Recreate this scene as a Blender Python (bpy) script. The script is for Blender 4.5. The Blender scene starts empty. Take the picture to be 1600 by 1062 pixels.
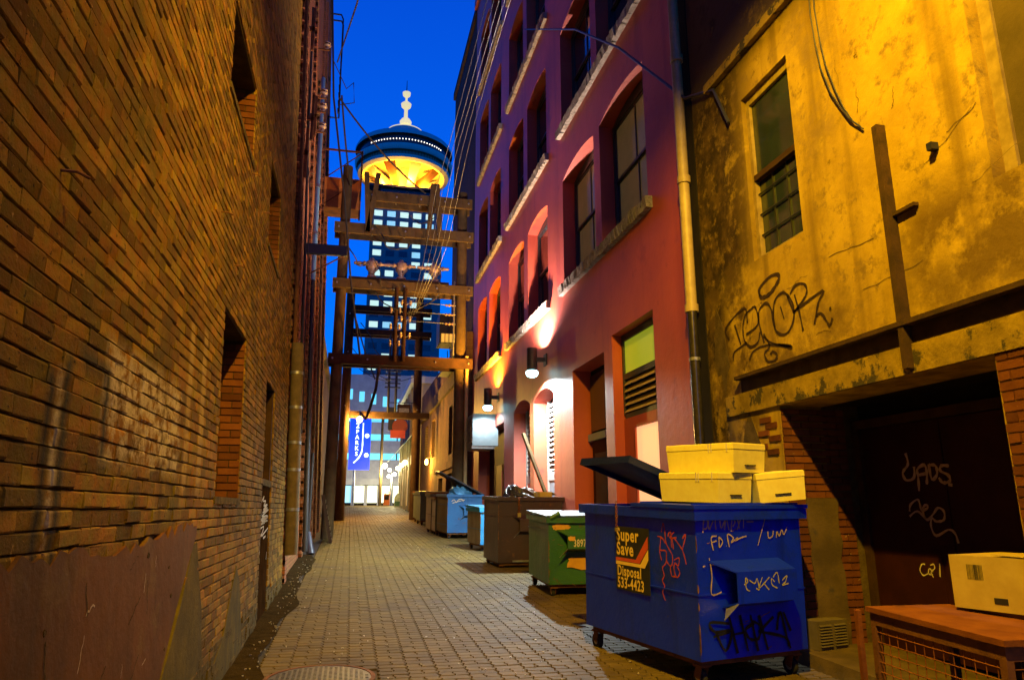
import bpy, math, random
from mathutils import Vector, Matrix

# ------------------------------------------------------------------ camera, sky, exposure
SC = bpy.context.scene
C = SC.collection
cam_d = bpy.data.cameras.new('camera'); cam = bpy.data.objects.new('camera', cam_d); C.objects.link(cam)
cam.location = (0, 0, 1.65)
cam.rotation_euler = (math.radians(90 + 13.397), 0, math.radians(-12.708))
cam_d.sensor_fit = 'HORIZONTAL'; cam_d.sensor_width = 36; cam_d.lens = 24.75
cam_d.clip_start = 0.05; cam_d.clip_end = 3000
SC.camera = cam

W = bpy.data.worlds.new('World'); SC.world = W; W.use_nodes = True
nt = W.node_tree; nt.nodes.clear()
bg = nt.nodes.new('ShaderNodeBackground'); wo = nt.nodes.new('ShaderNodeOutputWorld')
tc = nt.nodes.new('ShaderNodeTexCoord'); sx = nt.nodes.new('ShaderNodeSeparateXYZ'); rp = nt.nodes.new('ShaderNodeValToRGB')
nt.links.new(tc.outputs['Generated'], sx.inputs[0]); nt.links.new(sx.outputs['Z'], rp.inputs[0])
rp.color_ramp.elements[0].position = 0.0; rp.color_ramp.elements[0].color = (0.002, 0.32, 1.12, 1)
rp.color_ramp.elements[1].position = 0.75; rp.color_ramp.elements[1].color = (0.001, 0.055, 0.62, 1)
e = rp.color_ramp.elements.new(0.32); e.color = (0.001, 0.16, 1.08, 1)
nt.links.new(rp.outputs[0], bg.inputs[0]); bg.inputs[1].default_value = 0.95
nt.links.new(bg.outputs[0], wo.inputs[0])

SC.view_settings.view_transform = 'Standard'; SC.view_settings.look = 'None'
SC.view_settings.exposure = 0.0; SC.view_settings.gamma = 1.0; SC.view_settings.use_curve_mapping = False
SC.render.engine = 'CYCLES'
SC.cycles.use_denoising = True
SC.cycles.max_bounces = 6; SC.cycles.diffuse_bounces = 2; SC.cycles.glossy_bounces = 3
SC.cycles.sample_clamp_indirect = 4.0
SC.cycles.use_light_tree = True

# ------------------------------------------------------------------ helpers
RND = random.Random(7)
S = 0.031                      # the alley climbs 3.1 cm per metre
YEND = 57.0
def gz(y): return S * min(y, YEND)
LW = -0.97; KL = -0.036        # left walls: plane at the ground and their lean
RW = 4.4                       # right walls
SLOPE = math.atan(S)

def _n(nt, t, **k):
    n = nt.nodes.new(t)
    for a, v in k.items(): setattr(n, a, v)
    return n

def M(name, c1, c2=None, scale=3.0, rough=0.8, bump=0.0, bscale=60.0, dirt=None, metallic=0.0, streak=None, emit=None, estr=0.0, rv=0.0, detail=6, spec=None, patch=None):
    """procedural paint / stone / metal: two tones by noise, optional dirt blotches, vertical streaks, relief"""
    m = bpy.data.materials.new(name); m.use_nodes = True
    t = m.node_tree; b = t.nodes['Principled BSDF']; L = t.links.new
    g = _n(t, 'ShaderNodeNewGeometry'); oi = _n(t, 'ShaderNodeObjectInfo')
    col = None
    if c2 is None: c2 = tuple(c * 0.8 for c in c1)
    nz = _n(t, 'ShaderNodeTexNoise'); nz.inputs['Scale'].default_value = scale; nz.inputs['Detail'].default_value = detail
    nz.inputs['Roughness'].default_value = 0.62
    L(g.outputs['Position'], nz.inputs['Vector'])
    cr = _n(t, 'ShaderNodeValToRGB'); cr.color_ramp.elements[0].position = 0.36; cr.color_ramp.elements[1].position = 0.64
    cr.color_ramp.elements[0].color = (*c1, 1); cr.color_ramp.elements[1].color = (*c2, 1)
    L(nz.outputs['Fac'], cr.inputs[0]); col = cr.outputs[0]
    if rv:
        hs = _n(t, 'ShaderNodeHueSaturation'); mr = _n(t, 'ShaderNodeMapRange')
        at = _n(t, 'ShaderNodeAttribute', attribute_name='rv'); ad = _n(t, 'ShaderNodeMath', operation='ADD'); fr = _n(t, 'ShaderNodeMath', operation='FRACT')
        L(at.outputs['Fac'], ad.inputs[0]); L(oi.outputs['Random'], ad.inputs[1]); L(ad.outputs[0], fr.inputs[0])
        mr.inputs[3].default_value = 1 - rv; mr.inputs[4].default_value = 1 + rv
        L(fr.outputs[0], mr.inputs[0]); L(mr.outputs[0], hs.inputs['Value']); L(col, hs.inputs['Color']); col = hs.outputs[0]
    def over(fac, colour):
        nonlocal col
        mx = _n(t, 'ShaderNodeMix', data_type='RGBA'); L(fac, mx.inputs[0]); L(col, mx.inputs[6]); mx.inputs[7].default_value = (*colour, 1); col = mx.outputs[2]
    def thr(out, lo, hi):
        mr = _n(t, 'ShaderNodeMapRange', clamp=True); mr.inputs[1].default_value = lo; mr.inputs[2].default_value = hi; L(out, mr.inputs[0]); return mr.outputs[0]
    for d in (dirt or []):
        n2 = _n(t, 'ShaderNodeTexNoise'); n2.inputs['Scale'].default_value = d[1]; n2.inputs['Detail'].default_value = 8; n2.inputs['Roughness'].default_value = 0.7
        mp = _n(t, 'ShaderNodeMapping'); mp.inputs['Location'].default_value = (d[1] * 3.1, 7.7, 1.3)
        L(g.outputs['Position'], mp.inputs[0]); L(mp.outputs[0], n2.inputs['Vector'])
        over(thr(n2.outputs['Fac'], d[2], d[2] + (d[3] if len(d) > 3 else 0.08)), d[0])
    if streak:
        n3 = _n(t, 'ShaderNodeTexNoise'); n3.inputs['Scale'].default_value = streak[1]; n3.inputs['Detail'].default_value = 5
        mp = _n(t, 'ShaderNodeMapping'); mp.inputs['Scale'].default_value = (1, 1, 0.07)
        L(g.outputs['Position'], mp.inputs[0]); L(mp.outputs[0], n3.inputs['Vector'])
        over(thr(n3.outputs['Fac'], streak[2], streak[2] + 0.22), streak[0])
    for p in (patch or []):           # painted, repaired and shade-darkened areas: (y0,y1,z0,z1,edge,colour,noise scale,threshold)
        sp = _n(t, 'ShaderNodeSeparateXYZ'); L(g.outputs['Position'], sp.inputs[0])
        fs = [thr(sp.outputs['Y'], p[0] - p[4], p[0] + p[4]), thr(sp.outputs['Y'], p[1] + p[4], p[1] - p[4]), thr(sp.outputs['Z'], p[2] - p[4], p[2] + p[4]), thr(sp.outputs['Z'], p[3] + p[4], p[3] - p[4])]
        n4 = _n(t, 'ShaderNodeTexNoise'); n4.inputs['Scale'].default_value = p[6]; n4.inputs['Detail'].default_value = 7; n4.inputs['Roughness'].default_value = 0.7
        L(g.outputs['Position'], n4.inputs['Vector']); fs.append(thr(n4.outputs['Fac'], p[7], p[7] + 0.14))
        f = fs[0]
        for q in fs[1:]:
            mm = _n(t, 'ShaderNodeMath', operation='MULTIPLY'); L(f, mm.inputs[0]); L(q, mm.inputs[1]); f = mm.outputs[0]
        over(f, p[5])
    L(col, b.inputs['Base Color'])
    b.inputs['Roughness'].default_value = rough; b.inputs['Metallic'].default_value = metallic
    if spec is None and rough >= 0.6 and metallic == 0: spec = 0.12
    if spec is not None: b.inputs['Specular IOR Level'].default_value = spec
    if bump:
        nb = _n(t, 'ShaderNodeTexNoise'); nb.inputs['Scale'].default_value = bscale; nb.inputs['Detail'].default_value = 6; nb.inputs['Roughness'].default_value = 0.65
        L(g.outputs['Position'], nb.inputs['Vector'])
        bp = _n(t, 'ShaderNodeBump'); bp.inputs['Strength'].default_value = 1.0; bp.inputs['Distance'].default_value = bump
        L(nb.outputs['Fac'], bp.inputs['Height']); L(bp.outputs[0], b.inputs['Normal'])
    if emit:
        b.inputs['Emission Color'].default_value = (*emit, 1); b.inputs['Emission Strength'].default_value = estr
    return m

def brick_wall_mat(name, a, bcol, mortar, scale_w=0.215, scale_h=0.0715, axis='y', stain=None):
    """bricks too far off to pick apart: brick texture with relief, laid along y"""
    m = bpy.data.materials.new(name); m.use_nodes = True
    t = m.node_tree; b = t.nodes['Principled BSDF']; L = t.links.new
    g = _n(t, 'ShaderNodeNewGeometry'); sp = _n(t, 'ShaderNodeSeparateXYZ'); cb = _n(t, 'ShaderNodeCombineXYZ')
    L(g.outputs['Position'], sp.inputs[0]); L(sp.outputs['Y' if axis == 'y' else 'X'], cb.inputs[0]); L(sp.outputs['Z'], cb.inputs[1])
    bt = _n(t, 'ShaderNodeTexBrick'); bt.inputs['Scale'].default_value = 1.0
    bt.inputs['Brick Width'].default_value = scale_w; bt.inputs['Row Height'].default_value = scale_h; bt.inputs['Mortar Size'].default_value = 0.007
    bt.inputs['Color1'].default_value = (*a, 1); bt.inputs['Color2'].default_value = (*bcol, 1); bt.inputs['Mortar'].default_value = (*mortar, 1)
    L(cb.outputs[0], bt.inputs['Vector'])
    nz = _n(t, 'ShaderNodeTexNoise'); nz.inputs['Scale'].default_value = 1.3; nz.inputs['Detail'].default_value = 9; nz.inputs['Roughness'].default_value = 0.72
    mp = _n(t, 'ShaderNodeMapping'); mp.inputs['Scale'].default_value = (1, 1, 0.25); L(g.outputs['Position'], mp.inputs[0]); L(mp.outputs[0], nz.inputs['Vector'])
    mr = _n(t, 'ShaderNodeMapRange', clamp=True); mr.inputs[1].default_value = 0.47; mr.inputs[2].default_value = 0.68; L(nz.outputs['Fac'], mr.inputs[0])
    mx = _n(t, 'ShaderNodeMix', data_type='RGBA'); L(mr.outputs[0], mx.inputs[0]); L(bt.outputs['Color'], mx.inputs[6]); mx.inputs[7].default_value = (*(stain or (0.06, 0.045, 0.03)), 1)
    L(mx.outputs[2], b.inputs['Base Color']); b.inputs['Roughness'].default_value = 0.9; b.inputs['Specular IOR Level'].default_value = 0.1
    n2 = _n(t, 'ShaderNodeTexNoise'); n2.inputs['Scale'].default_value = 30; n2.inputs['Detail'].default_value = 5; L(g.outputs['Position'], n2.inputs['Vector'])
    ad = _n(t, 'ShaderNodeMath', operation='MULTIPLY_ADD'); L(n2.outputs['Fac'], ad.inputs[0]); ad.inputs[1].default_value = 0.7
    iv = _n(t, 'ShaderNodeMath', operation='SUBTRACT'); iv.inputs[0].default_value = 1.0; L(bt.outputs['Fac'], iv.inputs[1]); L(iv.outputs[0], ad.inputs[2])
    bp = _n(t, 'ShaderNodeBump'); bp.inputs['Distance'].default_value = 0.012; bp.inputs['Strength'].default_value = 1; L(ad.outputs[0], bp.inputs['Height']); L(bp.outputs[0], b.inputs['Normal'])
    return m

class MB:
    """collects geometry in world (or local) coordinates and links it as one mesh object"""
    def __init__(s, lean=False): s.v = []; s.f = []; s.a = []; s.lean = lean; s.has_a = False
    def add(s, vs, fs, a=0.0):
        o = len(s.v); s.v += [tuple(x) for x in vs]; s.f += [tuple(i + o for i in q) for q in fs]; s.a += [a] * len(fs)
        if a: s.has_a = True
        return s
    def box(s, x0, x1, y0, y1, z0, z1, a=0.0):
        if x0 > x1: x0, x1 = x1, x0
        if y0 > y1: y0, y1 = y1, y0
        if z0 > z1: z0, z1 = z1, z0
        return s.add([(x0,y0,z0),(x1,y0,z0),(x1,y1,z0),(x0,y1,z0),(x0,y0,z1),(x1,y0,z1),(x1,y1,z1),(x0,y1,z1)],
              [(0,3,2,1),(4,5,6,7),(0,1,5,4),(1,2,6,5),(2,3,7,6),(3,0,4,7)], a)
    def hexa(s, p, a=0.0):       # 8 points, bottom ring then top ring
        return s.add(p, [(0,3,2,1),(4,5,6,7),(0,1,5,4),(1,2,6,5),(2,3,7,6),(3,0,4,7)], a)
    def bar(s, p, q, w, h=None, up=(0, 0, 1)):
        p = Vector(p); q = Vector(q); d = (q - p).normalized(); u = Vector(up)
        if abs(d.dot(u)) > 0.95: u = Vector((1, 0, 0))
        r = d.cross(u).normalized(); u = r.cross(d); h = h or w; r = r * (w / 2); u = u * (h / 2)
        return s.hexa([p - r - u, p + r - u, q + r - u, q - r - u, p - r + u, p + r + u, q + r + u, q - r + u])
    def tube(s, pts, r, n=8, cap=True):
        pts = [Vector(p) for p in pts]; rings = []
        rr = r if isinstance(r, (list, tuple)) else [r] * len(pts)
        o = len(s.v); ref = None
        for i, p in enumerate(pts):
            d = (pts[min(i + 1, len(pts) - 1)] - pts[max(i - 1, 0)]).normalized()
            if ref is None: ref = Vector((0, 0, 1)) if abs(d.z) < 0.9 else Vector((1, 0, 0))
            a = d.cross(ref).normalized(); b = d.cross(a).normalized()
            s.v += [tuple(p + (a * math.cos(k * 2 * math.pi / n) + b * math.sin(k * 2 * math.pi / n)) * rr[i]) for k in range(n)]
        for i in range(len(pts) - 1):
            for k in range(n):
                k2 = (k + 1) % n; s.f.append((o + i * n + k, o + i * n + k2, o + (i + 1) * n + k2, o + (i + 1) * n + k)); s.a.append(0.0)
        if cap:
            s.f.append(tuple(o + k for k in range(n))[::-1]); s.f.append(tuple(o + (len(pts) - 1) * n + k for k in range(n))); s.a += [0.0, 0.0]
        return s
    def lathe(s, prof, c, n=24, axis='z'):
        o = len(s.v); c = Vector(c)
        for r, h in prof:
            for k in range(n):
                a = k * 2 * math.pi / n; x, y = r * math.cos(a), r * math.sin(a)
                s.v.append(tuple(c + (Vector((x, y, h)) if axis == 'z' else Vector((h, x, y)) if axis == 'x' else Vector((x, h, y)))))
        for i in range(len(prof) - 1):
            for k in range(n):
                k2 = (k + 1) % n; s.f.append((o + i * n + k, o + i * n + k2, o + (i + 1) * n + k2, o + (i + 1) * n + k)); s.a.append(0.0)
        return s
    def prism(s, poly, fn, d0, d1):    # poly in 2D, fn(u,v,d) -> point
        n = len(poly); vs = [fn(u, v, d0) for u, v in poly] + [fn(u, v, d1) for u, v in poly]
        return s.add(vs, [tuple(range(n)), tuple(range(2 * n - 1, n - 1, -1))] + [(i, i + n, (i + 1) % n + n, (i + 1) % n) for i in range(n)])
    def ribbon(s, pts, w, fn):         # flat brush stroke: pts in 2D on a plane, fn(u,v) -> point
        pts = smooth(pts); n = len(pts); o = len(s.v)
        for i, (u, v) in enumerate(pts):
            a = pts[max(i - 1, 0)]; b = pts[min(i + 1, n - 1)]; dx, dy = b[0] - a[0], b[1] - a[1]; l = math.hypot(dx, dy) or 1
            ww = w * (0.5 + 0.14 * math.sin(i * 1.7 + u * 30)); s.v += [tuple(fn(u - dy / l * ww, v + dx / l * ww)), tuple(fn(u + dy / l * ww, v - dx / l * ww))]
        for i in range(n - 1): s.f.append((o + 2 * i, o + 2 * i + 1, o + 2 * i + 3, o + 2 * i + 2)); s.a.append(0.0)
        return s
    def mesh(s, name):
        me = bpy.data.meshes.new(name)
        vs = [(x + KL * z, y, z) for x, y, z in s.v] if s.lean else s.v
        me.from_pydata(vs, [], s.f)
        if s.has_a:
            at = me.attributes.new('rv', 'FLOAT', 'FACE'); at.data.foreach_set('value', s.a)
        me.update(); return me
    def build(s, name, mat, parent=None, smooth_=False, kind=None):
        me = s.mesh(name); me.materials.append(mat)
        if smooth_:
            for p in me.polygons: p.use_smooth = True
            try: me.set_sharp_from_angle(angle=math.radians(40))
            except Exception: pass
        return link(name, me, parent, kind)

def smooth(p):
    if len(p) < 3: return p
    out = []
    P = [p[0]] + list(p) + [p[-1]]
    for i in range(1, len(P) - 2):
        a, b, c, d = P[i - 1], P[i], P[i + 1], P[i + 2]
        for k in range(4):
            t = k / 4
            out.append(tuple(0.5 * (2 * b[j] + (c[j] - a[j]) * t + (2 * a[j] - 5 * b[j] + 4 * c[j] - d[j]) * t * t + (3 * b[j] - a[j] - 3 * c[j] + d[j]) * t ** 3) for j in (0, 1)))
    return out + [p[-1]]

def root_matrix(o):
    m = o.matrix_basis.copy()
    return m if o.parent is None else root_matrix(o.parent) @ o.matrix_parent_inverse @ m
def link(name, me, parent=None, kind=None, local=False):
    o = bpy.data.objects.new(name, me); C.objects.link(o)
    if parent is not None:
        o.parent = parent
        if not LOCAL[0] and not local: o.matrix_parent_inverse = root_matrix(parent).inverted()
    if kind: o['kind'] = kind
    return o
LOCAL = [False]        # True while a thing is built in its own coordinates

def tag(o, label, cat, group=None):
    o['label'] = label; o['category'] = cat
    if group: o['group'] = group
    return o
def thing(name, label, cat, loc=(0, 0, 0), rotz=0.0, group=None, slope=False):
    o = bpy.data.objects.new(name, None); C.objects.link(o); o.empty_display_size = 0.1
    m = Matrix.Translation(loc)
    if slope: m = m @ Matrix.Rotation(SLOPE, 4, 'X')
    o.matrix_basis = m @ Matrix.Rotation(rotz, 4, 'Z')
    return tag(o, label, cat, group)
def copy_tree(o, parent=None):
    c = o.copy(); C.objects.link(c)
    if parent is not None: c.parent = parent
    for ch in list(o.children): copy_tree(ch, c)
    return c
def struct(o): o['kind'] = 'structure'; return o

def cells(y0, y1, z0, z1, ops):
    """rectangles that fill a wall round its openings (y0,y1,z0,z1)"""
    ys = sorted({y0, y1, *[min(max(v, y0), y1) for o in ops for v in o[:2]]}); zs = sorted({z0, z1, *[min(max(v, z0), z1) for o in ops for v in o[2:4]]})
    out = []
    for i in range(len(zs) - 1):
        run = None
        for j in range(len(ys) - 1):
            cy, cz = (ys[j] + ys[j + 1]) / 2, (zs[i] + zs[i + 1]) / 2
            hole = any(o[0] < cy < o[1] and o[2] < cz < o[3] for o in ops)
            if hole:
                if run is not None: out.append((run, ys[j], zs[i], zs[i + 1])); run = None
            elif run is None: run = ys[j]
        if run is not None: out.append((run, ys[-1], zs[i], zs[i + 1]))
    return out

def text_into(mb, s, size, fn, bold=0.0, align='LEFT', sx=1.0, space=1.0):
    cu = bpy.data.curves.new('lettering', 'FONT'); cu.body = s; cu.size = size; cu.offset = bold; cu.align_x = align
    cu.resolution_u = 3; cu.space_character = space
    o = bpy.data.objects.new('lettering', cu); C.objects.link(o)
    dg = bpy.context.evaluated_depsgraph_get(); me = bpy.data.meshes.new_from_object(o.evaluated_get(dg))
    mb.add([fn(v.co.x * sx, v.co.y) for v in me.vertices], [tuple(p.vertices) for p in me.polygons])
    bpy.data.objects.remove(o); bpy.data.meshes.remove(me); bpy.data.curves.remove(cu)
    return mb

def point_light(name, loc, energy, col, r=0.06, parent=None, spot=None, aim=None, blend=0.5):
    d = bpy.data.lights.new(name, 'SPOT' if spot else 'POINT'); d.energy = energy; d.color = col; d.shadow_soft_size = r
    if spot: d.spot_size = math.radians(spot); d.spot_blend = blend
    o = bpy.data.objects.new(name, d); C.objects.link(o); o.location = loc
    if aim is not None: o.rotation_euler = (Vector(aim) - Vector(loc)).to_track_quat('-Z', 'Y').to_euler()
    if parent: o.parent = parent; o.matrix_parent_inverse = root_matrix(parent).inverted()
    return o

# photograph-size test used only to pick which repeats are built one by one
CF = Vector((math.sin(0.2218) * math.cos(0.2338), math.cos(0.2218) * math.cos(0.2338), math.sin(0.2338))); CR = Vector((math.cos(0.2218), -math.sin(0.2218), 0)); CU = CR.cross(CF)
def seen(p, m=0.0):
    v = Vector(p) - Vector((0, 0, 1.65)); d = v.dot(CF)
    return d > 0.3 and abs(v.dot(CR) / d) < 0.727 + m and abs(v.dot(CU) / d) < 0.483 + m

# brush strokes of the graffiti, in metres on their walls
GRAF = {
 'TENOR': [[(7.514,3.625),(7.583,3.784),(7.139,3.923),(7.096,3.728)],[(7.371,3.779),(7.269,3.516)],[(7.138,3.602),(6.878,3.666),(6.904,3.864),(6.995,3.87),(7.129,3.828),(7.195,3.701),(7.182,3.541),(7.057,3.438),(6.907,3.465),(6.859,3.567)],[(6.793,3.427),(6.856,3.666),(6.834,3.812),(6.697,3.856),(6.606,3.762),(6.576,3.546),(6.462,3.44),(6.325,3.448),(6.222,3.562),(6.225,3.726),(6.356,3.878),(6.511,3.845),(6.571,3.715),(6.567,3.544)],[(6.435,3.744),(6.389,3.594)],[(6.297,3.818),(6.208,3.593)],[(6.247,3.827),(6.143,3.89),(6.018,3.868),(5.968,3.789),(6.024,3.714),(6.204,3.621)],[(6.176,3.8),(6.125,3.593),(6.093,3.391)],[(6.203,3.626),(5.733,3.706),(5.816,3.608),(5.906,3.411)],[(5.878,3.482),(5.8,3.499),(5.738,3.422),(5.686,3.344),(5.636,3.406)],[(5.65,3.518),(5.652,3.486)],[(6.8,3.968),(6.788,4.054),(6.604,4.122),(6.441,4.106),(6.421,4.038),(6.589,3.943),(6.75,3.934),(6.809,3.983)],[(7.464,3.353),(7.425,3.451),(7.261,3.488),(7.14,3.506)],[(7.112,3.295),(7.021,3.377),(6.819,3.396),(6.555,3.349),(6.297,3.261)],[(6.789,3.525),(6.696,3.368),(6.801,3.305),(6.751,3.21),(6.619,3.195),(6.571,3.245),(6.645,3.296),(6.69,3.27)],[(6.803,3.503),(6.632,3.384),(6.312,3.282)]],
 'UADS': [[(5.898,2.167),(5.883,2.061),(5.963,1.985),(5.931,1.911),(5.83,1.931),(5.812,2.033)],[(5.788,1.805),(5.777,1.929),(5.774,2.007),(5.684,2.042),(5.666,1.971),(5.684,1.864)],[(5.773,1.952),(5.667,1.963)],[(5.632,2.046),(5.616,1.907),(5.549,1.95),(5.555,2.027),(5.623,2.038)],[(5.401,2.018),(5.487,2.023),(5.504,1.978),(5.425,1.937),(5.415,1.885),(5.494,1.873),(5.534,1.919)],[(5.439,1.856),(5.393,1.847)]],
 'SCR': [[(5.938,1.618),(5.916,1.681),(5.822,1.727),(5.799,1.681),(5.788,1.627),(5.711,1.65),(5.727,1.68),(5.776,1.634),(5.74,1.543),(5.661,1.59),(5.591,1.65),(5.529,1.62),(5.542,1.546),(5.632,1.53),(5.677,1.559),(5.7,1.484),(5.654,1.403),(5.509,1.459),(5.439,1.432),(5.417,1.347)],[(5.946,1.571),(5.841,1.619),(5.74,1.543)]],
 'CARL': [[(5.831,1.14),(5.872,1.137),(5.903,1.082),(5.869,1.04),(5.814,1.06)],[(5.751,1.08),(5.786,1.107),(5.804,1.061),(5.754,1.058)],[(5.771,1.137),(5.729,1.148),(5.725,1.111),(5.771,1.078),(5.75,1.029)],[(5.658,1.16),(5.673,1.043)]],
 'PIL': [[(9.443,1.722),(9.686,1.79),(9.598,1.735),(9.879,1.732),(9.675,1.676),(10.071,1.69),(9.639,1.629),(10.086,1.652),(9.598,1.593),(10.217,1.627),(9.51,1.547),(10.125,1.553),(9.471,1.513),(10.19,1.539),(9.537,1.477),(10.15,1.49),(9.441,1.455),(9.866,1.47)],[(9.483,1.617),(9.475,1.501),(10.135,1.528)],[(9.458,1.409),(9.775,1.418),(9.591,1.335),(9.451,1.294),(9.453,1.101)],[(9.6,1.312),(10.248,1.394)],[(9.99,1.298),(9.773,1.282)],[(10.26,1.363),(10.238,1.264)],[(10.186,1.094),(10.165,0.997)]],
 'PR': [[(0.077,1.263),(0.094,1.368),(0.137,1.36),(0.123,1.301),(0.083,1.295)],[(0.147,1.373),(0.148,1.288),(0.199,1.366),(0.157,1.287)],[(0.208,1.373),(0.261,1.379),(0.225,1.372),(0.227,1.286)],[(0.277,1.358),(0.29,1.298),(0.34,1.364),(0.324,1.284)],[(0.359,1.371),(0.378,1.283)],[(0.403,1.269),(0.422,1.37),(0.456,1.349),(0.425,1.309)],[(0.486,1.376),(0.505,1.287)],[(0.523,1.375),(0.477,1.281)],[(0.561,1.388),(0.551,1.293)],[(0.594,1.347),(0.677,1.346)]],
 'FD': [[(0.186,1.116),(0.169,1.221),(0.231,1.233)],[(0.174,1.182),(0.228,1.194)],[(0.257,1.226),(0.258,1.14),(0.298,1.185),(0.257,1.226)],[(0.339,1.151),(0.338,1.145)],[(0.373,1.137),(0.356,1.244),(0.425,1.215),(0.395,1.176),(0.48,1.214),(0.441,1.188),(0.516,1.213),(0.581,1.225)]],
 'BAR': [[(0.823,1.378),(0.712,1.141)]],
 'JR': [[(0.848,1.26),(0.851,1.205),(0.901,1.218),(0.916,1.266)],[(0.947,1.203),(0.963,1.258),(0.987,1.216),(1.023,1.27),(1.048,1.228),(1.095,1.297)]],
 'LL': [[(0.055,0.986),(0.081,0.991)],[(0.133,1.002),(0.194,0.999)],[(0.142,1.002),(0.151,0.899),(0.139,0.759),(0.252,0.772)],[(0.129,1.054),(0.133,1.034)]],
 'SHOKA': [[(0.316,0.515),(0.104,0.537),(0.156,0.459),(0.336,0.451),(0.262,0.302),(0.165,0.458)],[(0.136,0.423),(0.318,0.446)],[(0.321,0.572),(0.397,0.272)],[(0.444,0.576),(0.521,0.28)],[(0.351,0.425),(0.492,0.433)],[(0.606,0.494),(0.504,0.457),(0.54,0.379),(0.647,0.37),(0.676,0.47),(0.59,0.515)],[(0.569,0.567),(0.636,0.27)],[(0.668,0.561),(0.754,0.266)],[(0.841,0.536),(0.653,0.421)],[(0.653,0.427),(0.961,0.358),(1.025,0.262)],[(0.874,0.423),(0.93,0.57),(1.007,0.276)],[(0.967,0.567),(1.043,0.404)]],
 'RED': [[(0.466,1.245),(0.439,1.323),(0.416,1.248),(0.409,1.164),(0.372,1.108),(0.322,1.054),(0.328,0.979),(0.357,0.96),(0.402,0.997),(0.409,1.08),(0.472,1.083),(0.5,1.089)],[(0.527,1.203),(0.463,1.194),(0.411,1.147)],[(0.477,1.193),(0.501,1.072),(0.478,0.998)],[(0.378,1.208),(0.347,1.252),(0.312,1.171),(0.304,1.105)],[(0.331,1.27),(0.33,1.12)],[(0.285,1.256),(0.351,1.201),(0.255,1.208)],[(0.283,1.198),(0.208,1.137),(0.167,1.084),(0.136,0.994)],[(0.176,1.205),(0.127,1.241),(0.184,1.106)],[(0.403,1.064),(0.417,0.979),(0.47,0.932),(0.447,0.868),(0.478,0.823),(0.447,0.777),(0.479,0.724),(0.443,0.655)],[(0.298,1.015),(0.229,1.038),(0.248,0.971),(0.293,0.991),(0.305,0.924),(0.27,0.871),(0.227,0.916),(0.262,0.961)],[(0.357,0.96),(0.343,0.88),(0.283,0.878)]],
 'PES': [[(0.326,0.85),(0.371,0.873),(0.349,0.905),(0.349,0.824),(0.39,0.797)],[(0.39,0.885),(0.449,0.856),(0.479,0.893),(0.496,0.804),(0.462,0.818)],[(0.542,0.903),(0.497,0.816),(0.623,0.899)],[(0.555,0.851),(0.611,0.797)],[(0.682,0.858),(0.648,0.885),(0.652,0.834),(0.712,0.805)],[(0.668,0.897),(0.718,0.933),(0.735,0.842)],[(0.774,0.866),(0.834,0.902),(0.809,0.851),(0.77,0.828),(0.845,0.837)]],
}

# ------------------------------------------------------------------ materials
m_asphalt = M('asphalt', (0.035, 0.033, 0.032), (0.06, 0.056, 0.05), 4, 0.85, 0.006, 90)
m_bed = M('joint_sand', (0.05, 0.042, 0.033), (0.09, 0.075, 0.055), 5, 0.95, 0.004, 120)
m_paver = M('concrete_paver', (0.132, 0.090, 0.022), (0.092, 0.064, 0.018), 2.4, 0.7, 0.0012, 160, rv=0.14, dirt=[((0.07, 0.048, 0.026), 0.7, 0.52, 0.14), ((0.045, 0.032, 0.02), 5, 0.6, 0.1), ((0.035, 0.028, 0.02), 1.7, 0.66, 0.05)])
m_gutter = M('gutter_dirt', (0.030, 0.020, 0.008), (0.055, 0.036, 0.014), 6, 0.95, 0.02, 40, dirt=[((0.12, 0.085, 0.04), 45, 0.68, 0.04)], spec=0.0)
m_brickA = M('old_brick', (0.25, 0.105, 0.010), (0.20, 0.138, 0.012), 9, 0.85, 0.008, 38, rv=0.48,
             dirt=[((0.11, 0.085, 0.014), 1.2, 0.53, 0.18), ((0.05, 0.035, 0.01), 5, 0.62, 0.1), ((0.38, 0.24, 0.05), 22, 0.62, 0.06), ((0.03, 0.02, 0.006), 34, 0.60, 0.06)], streak=((0.10, 0.06, 0.012), 3.0, 0.54),
             patch=[(3.3, 4.72, 1.86, 2.36, 0.05, (0.50, 0.40, 0.33), 9, 0.42), (2.72, 2.78, 1.2, 2.12, 0.03, (0.035, 0.03, 0.025), 3, 0.2), (2.86, 2.92, 1.2, 2.2, 0.03, (0.045, 0.04, 0.03), 3, 0.2),
                    (2.80, 2.85, 1.5, 2.15, 0.02, (0.42, 0.36, 0.28), 6, 0.4), (3.30, 3.36, 1.85, 2.25, 0.03, (0.04, 0.035, 0.03), 3, 0.2), (3.0, 3.3, 2.2, 2.27, 0.04, (0.05, 0.045, 0.035), 3, 0.3),
                    (4.86, 4.98, 1.75, 2.85, 0.03, (0.36, 0.24, 0.09), 5, 0.3), (5.28, 5.42, 1.75, 2.9, 0.03, (0.36, 0.24, 0.09), 5, 0.3)])
m_mortarA = M('dark_mortar', (0.045, 0.028, 0.006), (0.085, 0.05, 0.01), 6, 0.95, 0.012, 45)
m_jamb = M('jamb_brick', (0.11, 0.035, 0.010), (0.15, 0.05, 0.014), 5, 0.85, 0.004, 60, rv=0.3, dirt=[((0.30, 0.22, 0.12), 9, 0.66, 0.05)])
m_mortar_pale = M('pale_mortar', (0.12, 0.085, 0.03), (0.07, 0.048, 0.018), 8, 0.95, 0.008, 60)
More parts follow.
